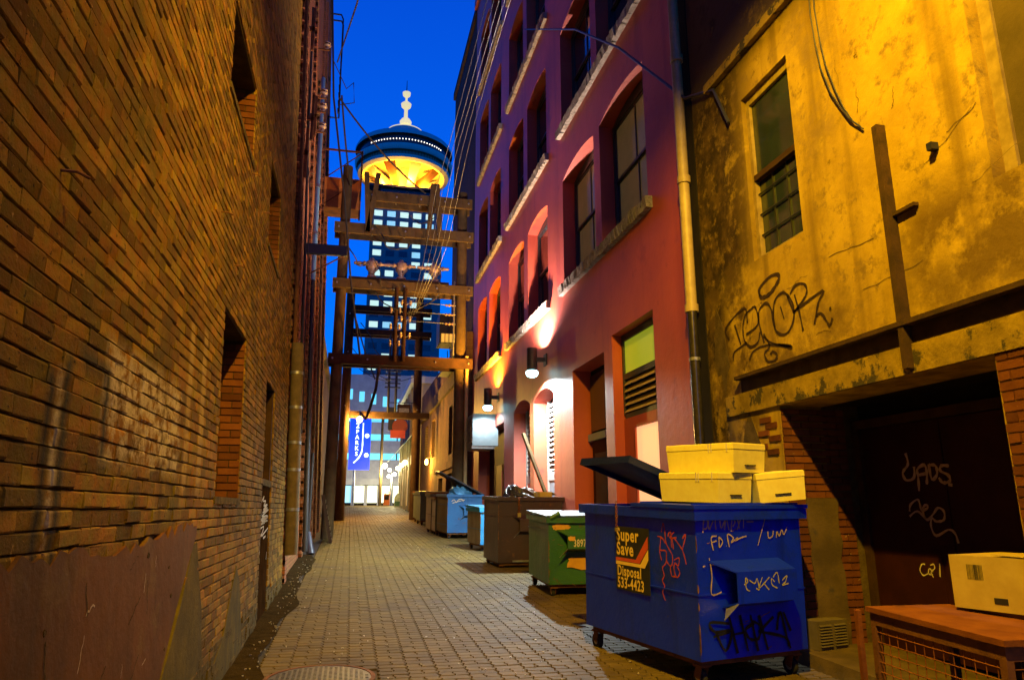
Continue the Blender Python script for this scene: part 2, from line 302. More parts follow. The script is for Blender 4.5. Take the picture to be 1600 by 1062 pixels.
m_plaster = M('brown_plaster', (0.15, 0.058, 0.008), (0.10, 0.04, 0.006), 2.4, 0.72, 0.008, 5, streak=((0.06, 0.03, 0.006), 2.2, 0.5), dirt=[((0.17, 0.10, 0.015), 1.6, 0.56, 0.14), ((0.05, 0.022, 0.006), 20, 0.64, 0.06), ((0.08, 0.04, 0.02), 6, 0.68, 0.05), ((0.30, 0.2, 0.1), 40, 0.74, 0.02)])
m_olive = M('olive_render', (0.14, 0.10, 0.012), (0.08, 0.06, 0.01), 3, 0.85, 0.008, 22, streak=((0.07, 0.055, 0.025), 7, 0.55))
m_rubble = M('rubble_footing', (0.15, 0.10, 0.02), (0.07, 0.05, 0.014), 6, 0.9, 0.03, 16)
m_brickB = brick_wall_mat('weathered_brick', (0.40, 0.155, 0.07), (0.30, 0.105, 0.05), (0.15, 0.095, 0.045), stain=(0.26, 0.16, 0.055))
m_brickC = brick_wall_mat('brown_brick', (0.20, 0.11, 0.05), (0.15, 0.08, 0.04), (0.10, 0.075, 0.05))
m_red = M('red_painted_render', (0.44, 0.078, 0.034), (0.36, 0.060, 0.03), 1.0, 0.5, 0.006, 9, dirt=[((0.26, 0.035, 0.026), 2.0, 0.58, 0.14), ((0.22, 0.03, 0.022), 14, 0.68, 0.06), ((0.5, 0.10, 0.06), 40, 0.72, 0.03)], streak=((0.27, 0.036, 0.028), 2.4, 0.54))
m_stone = M('chipped_stone_sill', (0.36, 0.33, 0.27), (0.20, 0.18, 0.14), 9, 0.9, 0.012, 40, dirt=[((0.06, 0.055, 0.045), 16, 0.58, 0.06)])
m_frame = M('dark_window_frame', (0.02, 0.035, 0.04), (0.035, 0.05, 0.05), 8, 0.45)
m_pane = M('window_glass', (0.010, 0.013, 0.014), (0.02, 0.022, 0.022), 2, 0.06, 0.0008, 3, spec=0.8)
m_stucco = M('stained_shaded_stucco', (0.46, 0.31, 0.03), (0.34, 0.22, 0.022), 1.6, 0.75, 0.008, 12, dirt=[((0.16, 0.10, 0.014), 0.8, 0.55, 0.2), ((0.09, 0.055, 0.01), 4.5, 0.63, 0.08), ((0.54, 0.39, 0.05), 1.3, 0.6, 0.2), ((0.12, 0.075, 0.012), 26, 0.68, 0.05)], streak=((0.17, 0.105, 0.016), 3.4, 0.5),
             patch=[(6.85, 8.4, 4.2, 9, 0.35, (0.035, 0.022, 0.006), 1.6, 0.30), (7.55, 8.4, 2.0, 9.0, 0.15, (0.03, 0.02, 0.006), 2.2, 0.36), (7.0, 8.4, 2.0, 9.0, 0.2, (0.09, 0.055, 0.012), 3.2, 0.45), (-6, 8.4, 6.9, 16, 0.12, (0.09, 0.06, 0.03), 1.2, 0.3), (3.4, 4.66, 3.1, 4.1, 0.2, (0.14, 0.085, 0.016), 2.0, 0.36), (-6, 8.4, 2.6, 3.5, 0.2, (0.16, 0.10, 0.018), 2.6, 0.47), (-6, 8.4, 3.0, 7.1, 0.1, (0.20, 0.13, 0.03), 6.5, 0.53), (5.2, 5.9, 5.2, 7.0, 0.25, (0.22, 0.145, 0.055), 2.4, 0.45)])  # stains; lamp falloff above the string course and by the pipe painted in
m_lintel = M('stained_lintel', (0.34, 0.23, 0.03), (0.18, 0.12, 0.02), 4, 0.85, 0.008, 30, dirt=[((0.055, 0.045, 0.03), 3.2, 0.52, 0.05)])
m_rust = M('rusty_steel', (0.13, 0.055, 0.022), (0.20, 0.085, 0.03), 6, 0.8, 0.004, 60, dirt=[((0.06, 0.03, 0.018), 10, 0.6, 0.08)])
m_rustbright = M('orange_rust', (0.24, 0.08, 0.014), (0.16, 0.05, 0.012), 5, 0.75, 0.003, 50, dirt=[((0.36, 0.17, 0.05), 22, 0.68, 0.05), ((0.12, 0.045, 0.02), 5, 0.6, 0.1)])
m_rustdk = M('dark_rusty_iron', (0.04, 0.024, 0.008), (0.07, 0.038, 0.012), 6, 0.8, 0.004, 50, dirt=[((0.035, 0.022, 0.014), 8, 0.56, 0.1)])
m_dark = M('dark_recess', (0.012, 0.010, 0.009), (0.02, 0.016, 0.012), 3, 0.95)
m_doorbrown = M('brown_door', (0.035, 0.008, 0.006), (0.025, 0.006, 0.005), 4, 0.6, 0.002, 30, dirt=[((0.11, 0.05, 0.035), 12, 0.7, 0.04)])
m_black = M('black_paint', (0.014, 0.014, 0.015), (0.025, 0.025, 0.026), 6, 0.5)
m_spray_dark = M('dark_spray_paint', (0.035, 0.022, 0.01), (0.05, 0.03, 0.012), 10, 0.6)
m_spray_white = M('pale_spray_paint', (0.62, 0.56, 0.42), (0.5, 0.44, 0.32), 14, 0.6)
m_spray_black = M('black_spray_paint', (0.006, 0.006, 0.010), (0.012, 0.012, 0.018), 10, 0.5)
m_spray_tan = M('tan_marker', (0.50, 0.38, 0.26), (0.36, 0.27, 0.2), 20, 0.6)
m_spray_red = M('red_marker', (0.50, 0.075, 0.06), (0.36, 0.06, 0.06), 20, 0.6)
m_pipe_y = M('cream_drainpipe', (0.44, 0.33, 0.15), (0.34, 0.25, 0.11), 6, 0.5, 0.002, 30, dirt=[((0.15, 0.1, 0.05), 8, 0.66, 0.06)])
m_pipe_d = M('dark_drainpipe', (0.06, 0.055, 0.05), (0.10, 0.085, 0.06), 9, 0.25, metallic=0.7)
m_pipe_g = M('cement_pipe', (0.17, 0.12, 0.05), (0.11, 0.08, 0.035), 7, 0.7, 0.002, 40)
m_pipe_b = M('blue_conduit', (0.22, 0.42, 0.52), (0.16, 0.32, 0.42), 4, 0.4)
m_wood = M('weathered_timber', (0.12, 0.08, 0.03), (0.075, 0.048, 0.02), 3, 0.85, 0.006, 25, streak=((0.09, 0.06, 0.035), 14, 0.5))
m_woodd = M('dark_timber', (0.06, 0.03, 0.014), (0.035, 0.018, 0.01), 4, 0.85, 0.004, 30)
m_cable = M('black_cable', (0.02, 0.02, 0.02), (0.03, 0.03, 0.03), 5, 0.5)
m_wire = M('aluminium_wire', (0.13, 0.14, 0.15), (0.1, 0.1, 0.11), 8, 0.4, metallic=0.5)
m_porc = M('porcelain', (0.34, 0.24, 0.19), (0.28, 0.19, 0.15), 9, 0.35)
m_steel = M('galvanised_steel', (0.35, 0.35, 0.34), (0.25, 0.25, 0.25), 12, 0.4, metallic=0.6)
m_rubber = M('rubber', (0.02, 0.02, 0.02), (0.03, 0.03, 0.03), 9, 0.8)
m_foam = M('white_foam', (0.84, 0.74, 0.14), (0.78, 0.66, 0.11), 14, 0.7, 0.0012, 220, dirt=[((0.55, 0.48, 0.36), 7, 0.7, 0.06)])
m_card = M('cardboard', (0.50, 0.37, 0.08), (0.42, 0.30, 0.06), 6, 0.8)
m_concrete = M('stained_concrete', (0.13, 0.088, 0.032), (0.075, 0.052, 0.02), 3, 0.85, 0.005, 40, dirt=[((0.07, 0.055, 0.04), 4, 0.58, 0.1)])

# ------------------------------------------------------------------ ground
b = MB()
for (ya, yb) in ((-40, YEND), (YEND, 1500)):
    b.add([(-600, ya, gz(ya) - 0.06), (600, ya, gz(ya) - 0.06), (600, yb, gz(yb) - 0.06), (-600, yb, gz(yb) - 0.06)], [(0, 1, 2, 3)])
ground = struct(b.build('ground', m_asphalt))
b = MB().add([(-1.4, -4, gz(-4) - 0.004), (5.0, -4, gz(-4) - 0.004), (5.0, YEND, gz(YEND) - 0.004), (-1.4, YEND, gz(YEND) - 0.004)], [(0, 1, 2, 3)])
paving = struct(b.build('alley_paving', m_bed))

# interlocking pavers: zigzag ends, columns across the alley, every second row split in two
PW, PH = 0.262, 0.118
def paver_poly(w, j):
    h = PH - 0.012; a = 0.014; g = 0.006
    L_ = [(0, 0), (a, h * 0.34), (-a, h * 0.66), (0, h)]
    pl = [(g + x, y) for x, y in L_]; pr = [(w - g + x, y) for x, y in L_]
    return pl, pr
def paver_geom(mb, w, x, y, h, tilt, a=0.0):
    pl, pr = paver_poly(w, 0); n = 4; ch = 0.004
    def z(px, py, d): return S * (y + py) + h + tilt[0] * (px - w / 2) + tilt[1] * (py - PH / 2) - d
    ring = pl + pr[::-1]; cx, cy = w / 2, PH / 2
    inn = [(cx + (p - cx) * (1 - 2.2 * ch / w), cy + (q - cy) * (1 - 2.2 * ch / PH)) for p, q in ring]
    vs = [(x + p, y + q, z(p, q, 0.0)) for p, q in inn] + [(x + p, y + q, z(p, q, ch)) for p, q in ring] + [(x + p, y + q, z(p, q, 0.035)) for p, q in ring]
    k = 8
    fs = [(0, 1, 6, 7), (1, 2, 5, 6), (2, 3, 4, 5)] + [(i, i + k, (i + 1) % k + k, (i + 1) % k) for i in range(k)] + [(i + k, i + 2 * k, (i + 1) % k + 2 * k, (i + 1) % k + k) for i in range(k)]
    mb.add(vs, [q[::-1] for q in fs], a)
r = random.Random(3)
slots = []
ncol = int(5.15 / PW)
for j in range(int((YEND - 1.0) / PH)):
    y = 1.0 + j * PH
    for i in range(ncol):
        x = -0.72 + i * PW
        if y > 40 and False: continue
        halves = [(x, PW)] if (j + i) % 2 else [(x, PW / 2), (x + PW / 2, PW / 2)]
        for (xx, w) in halves:
            if (xx + 0.17) ** 2 + ((y + 0.06 - 6.72)) ** 2 < 0.46 ** 2: continue     # manhole
            if xx + w > 4.28 and y < 9: continue
            edge = -0.86 + 0.05 * math.sin(y * 1.3) + 0.04 * math.sin(y * 3.1)
            if xx < edge and (4 < y < 11 or 13 < y < 16.5): continue
            slots.append((xx, y, w))
vis = [q for q in slots if q[1] > 4.4 and seen((q[0] + q[2] / 2, q[1] + 0.05, gz(q[1])), -0.005)]
# the largest in view that nothing hides stay single objects
free = [q for q in vis if not (q[0] > 2.2 and q[1] > 5.6)]
free.sort(key=lambda q: -q[2] / (q[1] ** 2 + q[0] ** 2))
single = set(free[:300])
meshes = {}
for w in (PW, PW / 2):
    L_ = []
    for k in range(5):
        t = MB(); paver_geom(t, w, 0, 0, 0, (r.uniform(-0.012, 0.012), r.uniform(-0.012, 0.012))); me = t.mesh('paver'); me.materials.append(m_paver); L_.append(me)
    meshes[w] = L_
rest = MB()
for q in slots:
    h = 0.018 + r.uniform(-0.0018, 0.0018) + 0.006 * math.sin(q[0] * 1.9 + 0.5) * math.sin(q[1] * 0.8)
    if q in single:
        o = bpy.data.objects.new('paver', r.choice(meshes[q[2]])); C.objects.link(o); o.location = (q[0], q[1], S * q[1] + h); o.parent = paving
    else:
        paver_geom(rest, q[2], q[0], q[1], h, (r.uniform(-0.012, 0.012), r.uniform(-0.012, 0.012)), r.random())
rest.build('far_pavers', m_paver, paving, kind='stuff')

# dirt gutter along the left wall
g = MB(); pts = []
for k in range(60):
    y = 2 + k * 0.27; pts.append((y, -0.70 + 0.06 * math.sin(y * 1.3) + 0.04 * math.sin(y * 3.1) + r.uniform(-0.012, 0.012)))
for k in range(len(pts) - 1):
    (ya, xa), (yb, xb) = pts[k], pts[k + 1]
    g.add([(-1.2, ya, gz(ya) + 0.042), (xa, ya, gz(ya) + 0.0265), (xb, yb, gz(yb) + 0.0265), (-1.2, yb, gz(yb) + 0.042)], [(0, 1, 2, 3)])
o = g.build('gutter', m_gutter); struct(o)
# litter: pale flecks strewn over the paving and the gutter, far too many and small to count
l = MB()
for k in range(400):
    if k < 110: y = r.uniform(4, 17); x = r.uniform(-0.9, -0.7)
    else: y = 4.5 + 17 * r.random() ** 1.3; x = r.uniform(-0.6, 2.9)
    s_ = r.uniform(0.004, 0.014) * (1 + 0.03 * y); a = r.uniform(0, 6.3); z = gz(y) + (0.038 if x < -0.6 else 0.030)
    p = [(x + s_ * math.cos(a + q) * r.uniform(0.5, 1.3), y + s_ * math.sin(a + q) * r.uniform(0.5, 1.3)) for q in (0, 1.6, 3.1, 4.6)]
    l.add([(px, py, z + r.uniform(0, 0.006)) for px, py in p] + [(x, y, z - 0.012)], [(0, 1, 2, 3), (1, 0, 4), (2, 1, 4), (3, 2, 4), (0, 3, 4)])
l = l.build('litter_flecks', m_spray_white, kind='stuff'); l['label'] = 'tiny pale litter flecks strewn on the paving'; l['category'] = 'litter'

# manhole cover
t = thing('manhole_cover', 'round cast iron manhole cover set in the pavers at the bottom edge', 'manhole cover', (-0.17, 6.72, gz(6.72)), slope=True)
LOCAL[0] = True
MB().lathe([(0.47, 0.0), (0.47, 0.030), (0.435, 0.032), (0.435, 0.02)], (0, 0, 0), 40).build('rim', m_rust, t)
b = MB().lathe([(0.432, -0.01), (0.432, 0.028), (0.0, 0.028)], (0, 0, 0), 40)
b.build('lid', M('cast_iron', (0.06, 0.052, 0.05), (0.09, 0.08, 0.075), 8, 0.5, metallic=0.5), t)
b = MB()
for i in range(-9, 10):
    for j in range(-9, 10):
        x, y = i * 0.044, j * 0.044
        if math.hypot(x, y) < 0.40: b.box(x - 0.013, x + 0.013, y - 0.013, y + 0.013, 0.026, 0.034)
o = b.build('tread', bpy.data.materials['cast_iron'], t, kind='stuff')
LOCAL[0] = False

# ------------------------------------------------------------------ left: the near brick building
opsA = [(5.70, 7.15, 5.15, 5.98), (8.72, 9.95, 4.86, 6.02), (6.04, 7.30, 1.74, 3.27), (9.22, 10.22, 0.0, 3.22)]
bA = thing('brick_building', 'old orange brown brick building with smooth brown plaster patch at its foot', 'building', (-1.2, 6, 0))
w = MB(lean=True)
for (a, b_, c, d) in cells(-6, 12.4, -0.4, 17, opsA): w.box(LW - 0.42, LW - 0.016, a, b_, c, d)
w.build('wall', m_mortarA, bA)
w = MB(lean=True)
for (a, b_, c, d) in opsA: w.box(LW - 0.46, LW - 0.425, a - 0.05, b_ + 0.05, c - 0.05, d + 0.05)
w.build('window_back', m_dark, bA)
# bricks
CH, BL = 0.0715, 0.232
def brick_geom(mb, y0, y1, z0, z1, rr, a=0.0, x=LW, depth=0.03):
    j = lambda s_: rr.uniform(-s_, s_)
    e = 0.006; ey = 0.003; f = x + j(0.003)
    o_ = [(x - 0.004 + j(0.003), y0 + j(0.002), z0 + j(0.003)), (x - 0.004 + j(0.003), y1 + j(0.002), z0 + j(0.003)), (x - 0.004 + j(0.003), y1 + j(0.002), z1 + j(0.003)), (x - 0.004 + j(0.003), y0 + j(0.002), z1 + j(0.003))]
    i_ = [(f + j(0.003), y0 + ey + j(0.002), z0 + e + j(0.004)), (f + j(0.003), y1 - ey + j(0.002), z0 + e + j(0.004)), (f + j(0.003), y1 - ey + j(0.002), z1 - e + j(0.004)), (f + j(0.003), y0 + ey + j(0.002), z1 - e + j(0.004))]
    bk = [(x - depth, y0, z0), (x - depth, y1, z0), (x - depth, y1, z1), (x - depth, y0, z1)]
    mb.add(i_ + o_ + bk, [(0, 1, 2, 3)] + [(i, i + 4, (i + 1) % 4 + 4, (i + 1) % 4) for i in range(4)] + [(i + 4, i + 8, (i + 1) % 4 + 8, (i + 1) % 4 + 4) for i in range(4)], a)
rb = random.Random(11)
slots = []
plast = lambda y, z: z < 1.46 + 0.10 * max(0, (y - 4)) / 1.5 and y < 5.5 and z > -1
for k in range(int(16.6 / CH)):
    z0 = 0.0 + k * CH; jh = 0.011 + 0.004 * math.sin(k * 2.3)
    off = 0.0 if k % 2 else BL / 2
    y = -1.0 + off
    while y < 12.36:
        y0, y1 = y + 0.0012, min(y + BL - 0.0012, 12.38); y += BL
        zc = z0 + CH / 2
        if zc < 0.55 + 0.08 * math.sin(y0 * 2): continue
        if plast((y0 + y1) / 2, zc) and y1 < 5.3: continue
        skip = False
        for (a, b_, c, d) in opsA:
            if z0 < d - 0.02 and z0 + CH > c + 0.02:
                if y0 >= a and y1 <= b_: skip = True
                elif y0 < a < y1: y1 = a
                elif y0 < b_ < y1: y0 = b_
        if skip or y1 - y0 < 0.03: continue
        jj = 0.0085 + 0.003 * math.sin(y0 * 1.7 + k * 2.9) + 0.002 * math.sin(y0 * 5.3 + k * 1.3)
        slots.append((y0, y1, z0 + max(0.002, jj / 2), z0 + CH - max(0.002, jj / 2)))
full = [q for q in slots if q[1] - q[0] > BL - 0.02 and q[0] > 1.9 and seen((LW + KL * q[2], (q[0] + q[1]) / 2, q[2]), -0.01)]
full.sort(key=lambda q: (q[0] ** 2 + (q[2] - 1.65) ** 2))
single = set(full[:300])
var = []
for k in range(10):
    t = MB(); t.lean = False; h = (CH - rb.uniform(0.006, 0.012)) / 2; brick_geom(t, -BL / 2 + 0.0012, BL / 2 - 0.0012, -h, h, rb, 0.0, 0.0); me = t.mesh('brick'); me.materials.append(m_brickA); var.append(me)
wallA = bA.children[0]
inv = root_matrix(wallA).inverted()
rest = MB(lean=True)
for q in slots:
    if q in single:
        o = bpy.data.objects.new('brick', rb.choice(var)); C.objects.link(o); o.parent = bA; o.matrix_parent_inverse = root_matrix(bA).inverted()
        zc = (q[2] + q[3]) / 2; o.location = (LW + KL * zc + rb.uniform(-0.003, 0.003), (q[0] + q[1]) / 2, zc); o.rotation_euler = (rb.uniform(-0.008, 0.008), 0, rb.uniform(-0.012, 0.012))
    else: brick_geom(rest, *q, rb, rb.random())
rest.build('far_bricks', m_brickA, bA, kind='stuff')
# brick jambs inside the openings (far sides, facing the camera)
for (a, b_, c, d) in opsA[:3]:
    jb = MB(lean=True)
    n = int((d - c) / CH)
    for k in range(n):
        z0 = c + k * CH
        for x0, x1 in ((LW - 0.20, LW - 0.01), (LW - 0.41, LW - 0.21)) if k % 2 else ((LW - 0.10, LW - 0.01), (LW - 0.32, LW - 0.11)):
            jb.box(x0, x1, b_ - rb.uniform(0.006, 0.014), b_ + 0.02, z0 + 0.006, z0 + CH - 0.006, rb.random())
    jb.build('window_jamb', m_jamb, bA, kind='stuff')
for (a, b_, c, d) in opsA[:3]:
    s_ = MB(lean=True).box(LW - 0.40, LW + 0.012, a - 0.04, b_ + 0.04, c - 0.06, c - 0.002); s_.build('window_sill', m_rubble, bA)
    f_ = MB(lean=True).box(LW - 0.34, LW - 0.30, a, a + 0.06, c, d).box(LW - 0.34, LW - 0.30, b_ - 0.06, b_, c, d).box(LW - 0.34, LW - 0.30, a, b_, d - 0.06, d).build('window_frame', m_woodd, bA)
    MB(lean=True).box(LW - 0.33, LW - 0.32, a + 0.06, b_ - 0.06, c, d - 0.06).build('pane', m_pane, f_)
# lower patches: smooth brown plaster, olive render, rubble footing
def slab(poly, x, th, n=1):
    t = MB(lean=True); t.prism(poly, lambda u, v, d: (x - d, u, v), 0.0, th); return t
ed = random.Random(5)
top = [(y, 1.47 + 0.10 * max(0, y - 4) / 1.5 + ed.uniform(-0.035, 0.035)) for y in [0 + k * 0.08 for k in range(68)]]
slab([(-3, -0.3), (4.25, -0.3), (4.5, 0.6), (4.9, 1.05), (5.18, 1.3), (5.36, 1.47)] + top[::-1] + [(-3, 1.46)], LW + 0.012, 0.05).build('plaster_patch', m_plaster, bA)
slab([(4.2, -0.3), (6.0, -0.3), (5.9, 0.5), (5.75, 0.95), (5.6, 1.15), (5.45, 1.42), (5.32, 1.4), (5.1, 1.1), (4.8, 0.8), (4.4, 0.5)], LW + 0.004, 0.05).build('render_patch', m_olive, bA)
slab([(6.2, -0.3), (8.0, -0.3), (7.9, 0.4), (7.6, 0.95), (7.35, 1.12), (7.1, 0.9), (6.8, 0.6), (6.4, 0.45)], LW + 0.007, 0.05).build('render_patch', m_olive, bA)
q = random.Random(13)
for _ in range(16):
    y, z = q.uniform(2.3, 4.6), q.uniform(0.75, 1.4); L_ = q.uniform(0.05, 0.25); a_ = q.choice([q.uniform(-1.9, -1.2), q.uniform(0.2, 0.7)])
    MB(lean=True).ribbon([(y + L_ * math.cos(a_) * k / 5 + q.uniform(-0.008, 0.008), z + L_ * math.sin(a_) * k / 5 + q.uniform(-0.008, 0.008)) for k in range(6)], q.uniform(0.003, 0.008), lambda u, v: (LW + 0.0145, u, v)).build('scratch', m_mortarA if q.random() < 0.6 else m_spray_tan, bA)
for _ in range(7):
    y, z = q.uniform(2.4, 5.2), q.uniform(0.7, 1.45); s_ = q.uniform(0.006, 0.02)
    MB(lean=True).prism([(y + s_ * 1.6 * math.cos(k * 0.9) * q.uniform(0.6, 1.2), z + s_ * math.sin(k * 0.9) * q.uniform(0.6, 1.2)) for k in range(7)], lambda u, v, d: (LW + 0.0135 - d, u, v), 0.0, 0.004).build('chip', m_mortarA, bA)
f_ = MB(lean=True); rr = random.Random(9)
for k in range(9):                        # rough stone footing in irregular courses
    y = 5.5
    while y < 12.3:
        L_ = rr.uniform(0.14, 0.34); z0 = k * 0.072 - 0.05; y2 = min(y + L_, 12.36)
        if not (9.18 < (y + y2) / 2 < 10.26): brick_geom(f_, y + 0.006, y2 - 0.006, z0 + 0.005, z0 + 0.07, rr, rr.random(), LW + rr.uniform(-0.004, 0.012), 0.05)
        y = y2
f_.build('rubble_footing', m_rubble, bA, kind='stuff')
# narrow doorway: dark upper light with a sill, plate door below
d_ = MB(lean=True).box(LW - 0.08, LW - 0.014, 9.24, 10.20, 0.2, 1.92).build('plate_door', M('dull_brown_plate', (0.05, 0.024, 0.008), (0.03, 0.014, 0.005), 5, 0.9, spec=0.0), bA)
MB(lean=True).box(LW - 0.30, LW + 0.0, 9.22, 10.22, 1.92, 2.0).build('transom', m_rubble, bA)
MB(lean=True).box(LW - 0.2, LW - 0.02, 10.12, 10.215, 2.0, 3.2).build('door_frame', m_woodd, bA)
t = MB(lean=True)
for p in GRAF['PIL']: t.ribbon([(9.27 + (u - 9.44) * 1.05, v) for u, v in p], 0.022, lambda u, v: (LW - 0.010, u, v))
t.build('graffiti', m_spray_white, d_)
# iron ring bolts and a bent rod standing out of the bricks
for (y, z) in ((2.62, 2.83), (6.35, 3.75), (7.1, 5.0), (8.1, 5.0), (5.62, 3.95)):
    t = MB(lean=True).tube([(LW - 0.02, y, z), (LW + 0.05, y + 0.01, z + 0.004), (LW + 0.075, y + 0.06, z + 0.005)], 0.006, 6); t.build('iron_hook', m_rust, bA)

# ------------------------------------------------------------------ left: the taller weathered building and what hangs on it
bB = thing('weathered_building', 'tall narrow looking weathered brick building hung with pipes and cables before the poles', 'building', (-1.2, 20, gz(20)))
opsB = [(14.2, 15.1, 1.0, 3.1), (15.6, 16.6, 3.6, 6.0), (18.0, 19.0, 2.9, 5.0), (20.5, 21.3, 0.3, 2.95), (22.0, 22.8, 1.0, 3.4), (24.2, 25.4, 3.5, 6.0), (14.6, 15.6, 9.0, 12.0), (19.6, 20.6, 8.6, 11.2)]
XB = LW - 0.06
w = MB(lean=True)
for (a, b_, c, d) in cells(12.42, 27.4, -0.2, 27, opsB): w.box(XB - 0.5, XB, a, b_, c, d)
w.build('wall', m_brickB, bB)
for (a, b_, c, d) in opsB:
    f_ = MB(lean=True).box(XB - 0.42, XB - 0.36, a - 0.02, b_ + 0.02, c - 0.02, d + 0.02).build('window', m_frame, bB)
    MB(lean=True).box(XB - 0.36, XB - 0.345, a + 0.07, b_ - 0.07, c + 0.07, d - 0.07).build('pane', m_pane, f_)
# toothed brick piers
for (y, wd, zt, zb) in ((12.75, 0.35, 27, 0.3), (14.0, 0.18, 16, 3.6), (17.1, 0.35, 27, 0.3), (19.35, 0.2, 14, 0.4), (21.6, 0.3, 27, 0.3), (23.6, 0.25, 20, 0.5), (26.6, 0.8, 27, 0.5)):
    t = MB(lean=True); t.box(XB - 0.02, XB + 0.07, y, y + wd, zb, zt)
    k = zb
    while k < min(zt, 15): t.box(XB - 0.01, XB + 0.071 + rb.uniform(0, 0.012), y - (0.05 if int(k / 0.15) % 2 else 0.0), y + wd + 0.02, k, k + 0.07); k += 0.145
    t.build('pier', m_brickB, bB)
# orange door frame with a pale reveal beside it
fr = MB(lean=True).box(XB - 0.1, XB + 0.05, 20.40, 20.52, 0.45, 2.95).box(XB - 0.1, XB + 0.05, 21.28, 21.40, 0.45, 2.95).box(XB - 0.1, XB + 0.05, 20.52, 21.28, 2.85, 2.95).build('door_frame', m_rustbright, bB)
MB(lean=True).box(XB - 0.3, XB - 0.25, 20.52, 21.28, 0.45, 2.85).build('door', m_rustbright, bB)
MB(lean=True).box(XB - 0.01, XB + 0.02, 19.9, 20.3, 0.9, 2.6).build('pale_brick_panel', M('yellow_brick', (0.45, 0.33, 0.16), (0.36, 0.25, 0.12), 6, 0.8, 0.006, 40), bB)
# small bright plate standing in for light reflected in a window
tag(MB(lean=True).box(XB, XB + 0.10, 18.5, 18.85, 3.75, 4.55).build('window_glint', M('pink_glint', (0.75, 0.42, 0.36), (0.7, 0.36, 0.3), 4, 0.5)), 'small pale pink plate standing for a window glint high on the weathered left wall', 'sign')

def lx(z): return LW + KL * z
t = thing('downpipe', 'fat grey cement downpipe with metal bands at the corner of the near brick building', 'pipe', (lx(0.5), 12.55, gz(12.5)))
MB().tube([(lx(0.9) + 0.11, 12.57, 0.9), (lx(4.4) + 0.11, 12.57, 4.45)], 0.105, 16).build('pipe', m_pipe_g, t, True)
for z in (1.6, 2.25, 2.7, 3.3, 3.9):
    MB().tube([(lx(z) + 0.11, 12.57, z), (lx(z) + 0.11, 12.57, z + 0.05)], 0.112, 16).build('band', m_steel, t, True)
MB().tube([(lx(4.4) + 0.06, 12.57, 4.45), (lx(12) + 0.06, 12.6, 12)], 0.035, 8).build('upper_pipe', m_rust, t, True)
t = thing('blue_conduit', 'long pale blue conduit running up the weathered left wall', 'pipe', (XB + 0.1, 17.6, gz(17.6)))
MB().tube([(XB + KL * 7.4 + 0.12, 17.55, 7.2), (XB + KL * 15 + 0.12, 20.2, 14.6)], 0.065, 12).build('pipe', m_pipe_b, t, True)
MB().tube([(XB + 0.12, 17.0, 0.7), (XB + KL * 7.4 + 0.12, 17.55, 7.2)], 0.062, 12).build('lower_pipe', m_black, t, True)
for z, y in ((8.6, 18.05), (10.2, 18.6), (12.4, 19.4)): MB().tube([(XB + KL * z + 0.12, y, z), (XB + KL * z + 0.12, y + 0.03, z + 0.09)], 0.075, 12).build('collar', m_steel, t, True)
def cable(pts, r_, label, mat=m_cable, sag=0.0, n=14, group=None, name='cable', cat='cable'):
    if len(pts) == 2 and sag:
        a, b2 = Vector(pts[0]), Vector(pts[1]); pts = [a.lerp(b2, k / n) + Vector((0, 0, -sag * 4 * (k / n) * (1 - k / n))) for k in range(n + 1)]
    return tag(MB().tube(pts, r_, 6).build(name, mat, None, True), label, cat, group)
cable([(XB + KL * 14 + 0.08, 15.4, 13.4), (XB + KL * 11 + 0.08, 15.3, 10), (XB + KL * 9 + 0.09, 15.0, 8.4), (XB + KL * 6 + 0.09, 14.6, 6.4), (XB + 0.0, 14.3, 3.0)], 0.03, 'thin black cable clipped up the weathered wall left of the blue conduit')
cable([(lx(17) + 0.25, 19.5, 17.5), (lx(14) + 0.35, 20.5, 14.2), (-0.62, 21, 11.0), (-0.30, 21.4, 8.5), (0.1, 21.8, 6.2)], 0.035, 'thick black cable slanting down beside the left timber pole')
cable([(-1.05, 20, 15.1), (-0.42, 15, 13.4), (0.2, 9, 12.6)], 0.022, 'black cable leaving the left wall towards the top of the sky')
# iron pieces on the wall
t = thing('wall_bracket', 'black steel bracket beam with diagonal stay sticking out of the left wall', 'bracket', (XB, 16.4, 7.4))
MB().box(XB + KL * 7.6, XB + KL * 7.6 + 0.95, 16.3, 16.42, 7.48, 7.72).build('beam', m_black, t)
MB().tube([(XB + KL * 7.6 + 0.9, 16.36, 7.5), (XB + KL * 7, 16.3, 6.9), ], 0.018, 6).build('stay', m_rust, t)
for i, (y, z, w_) in enumerate(((14.6, 12.2, 0.35), (15.2, 10.3, 0.3), (13.6, 8.6, 0.4), (16.3, 11.0, 0.4))):
    t = MB().box(XB + KL * z, XB + KL * z + 0.16, y, y + 0.05, z, z + 0.1).box(XB + KL * z + 0.10, XB + KL * z + 0.16, y, y + 0.05, z - 0.5, z + 0.6)
    tag(t.build('iron_bracket', m_rust), ['small rusty iron bracket highest on the weathered left wall', 'small rusty bracket above the bracket beam on the left wall', 'small rusty bracket nearest the brick building on the left wall', 'small rusty bracket beside the blue conduit'][i], 'bracket', 'rusty brackets on the left wall')
t = thing('insulator_rack', 'cluster of insulators and wire ends beside the top of the blue conduit', 'insulator', (XB - 0.5, 18.6, 12.0))
for z, y in ((12.0, 17.6), (12.6, 17.9), (11.3, 17.4), (15.0, 19.2)):
    MB().lathe([(0.0, 0.2), (0.06, 0.2), (0.1, 0.15), (0.05, 0.12), (0.11, 0.07), (0.05, 0.03), (0.05, -0.06), (0, -0.06)], (XB + KL * z + 0.25, y, z), 10).build('insulator', m_porc, t, True)
    MB().box(XB + KL * z, XB + KL * z + 0.32, y - 0.025, y + 0.025, z - 0.09, z - 0.05).build('arm', m_rust, t)
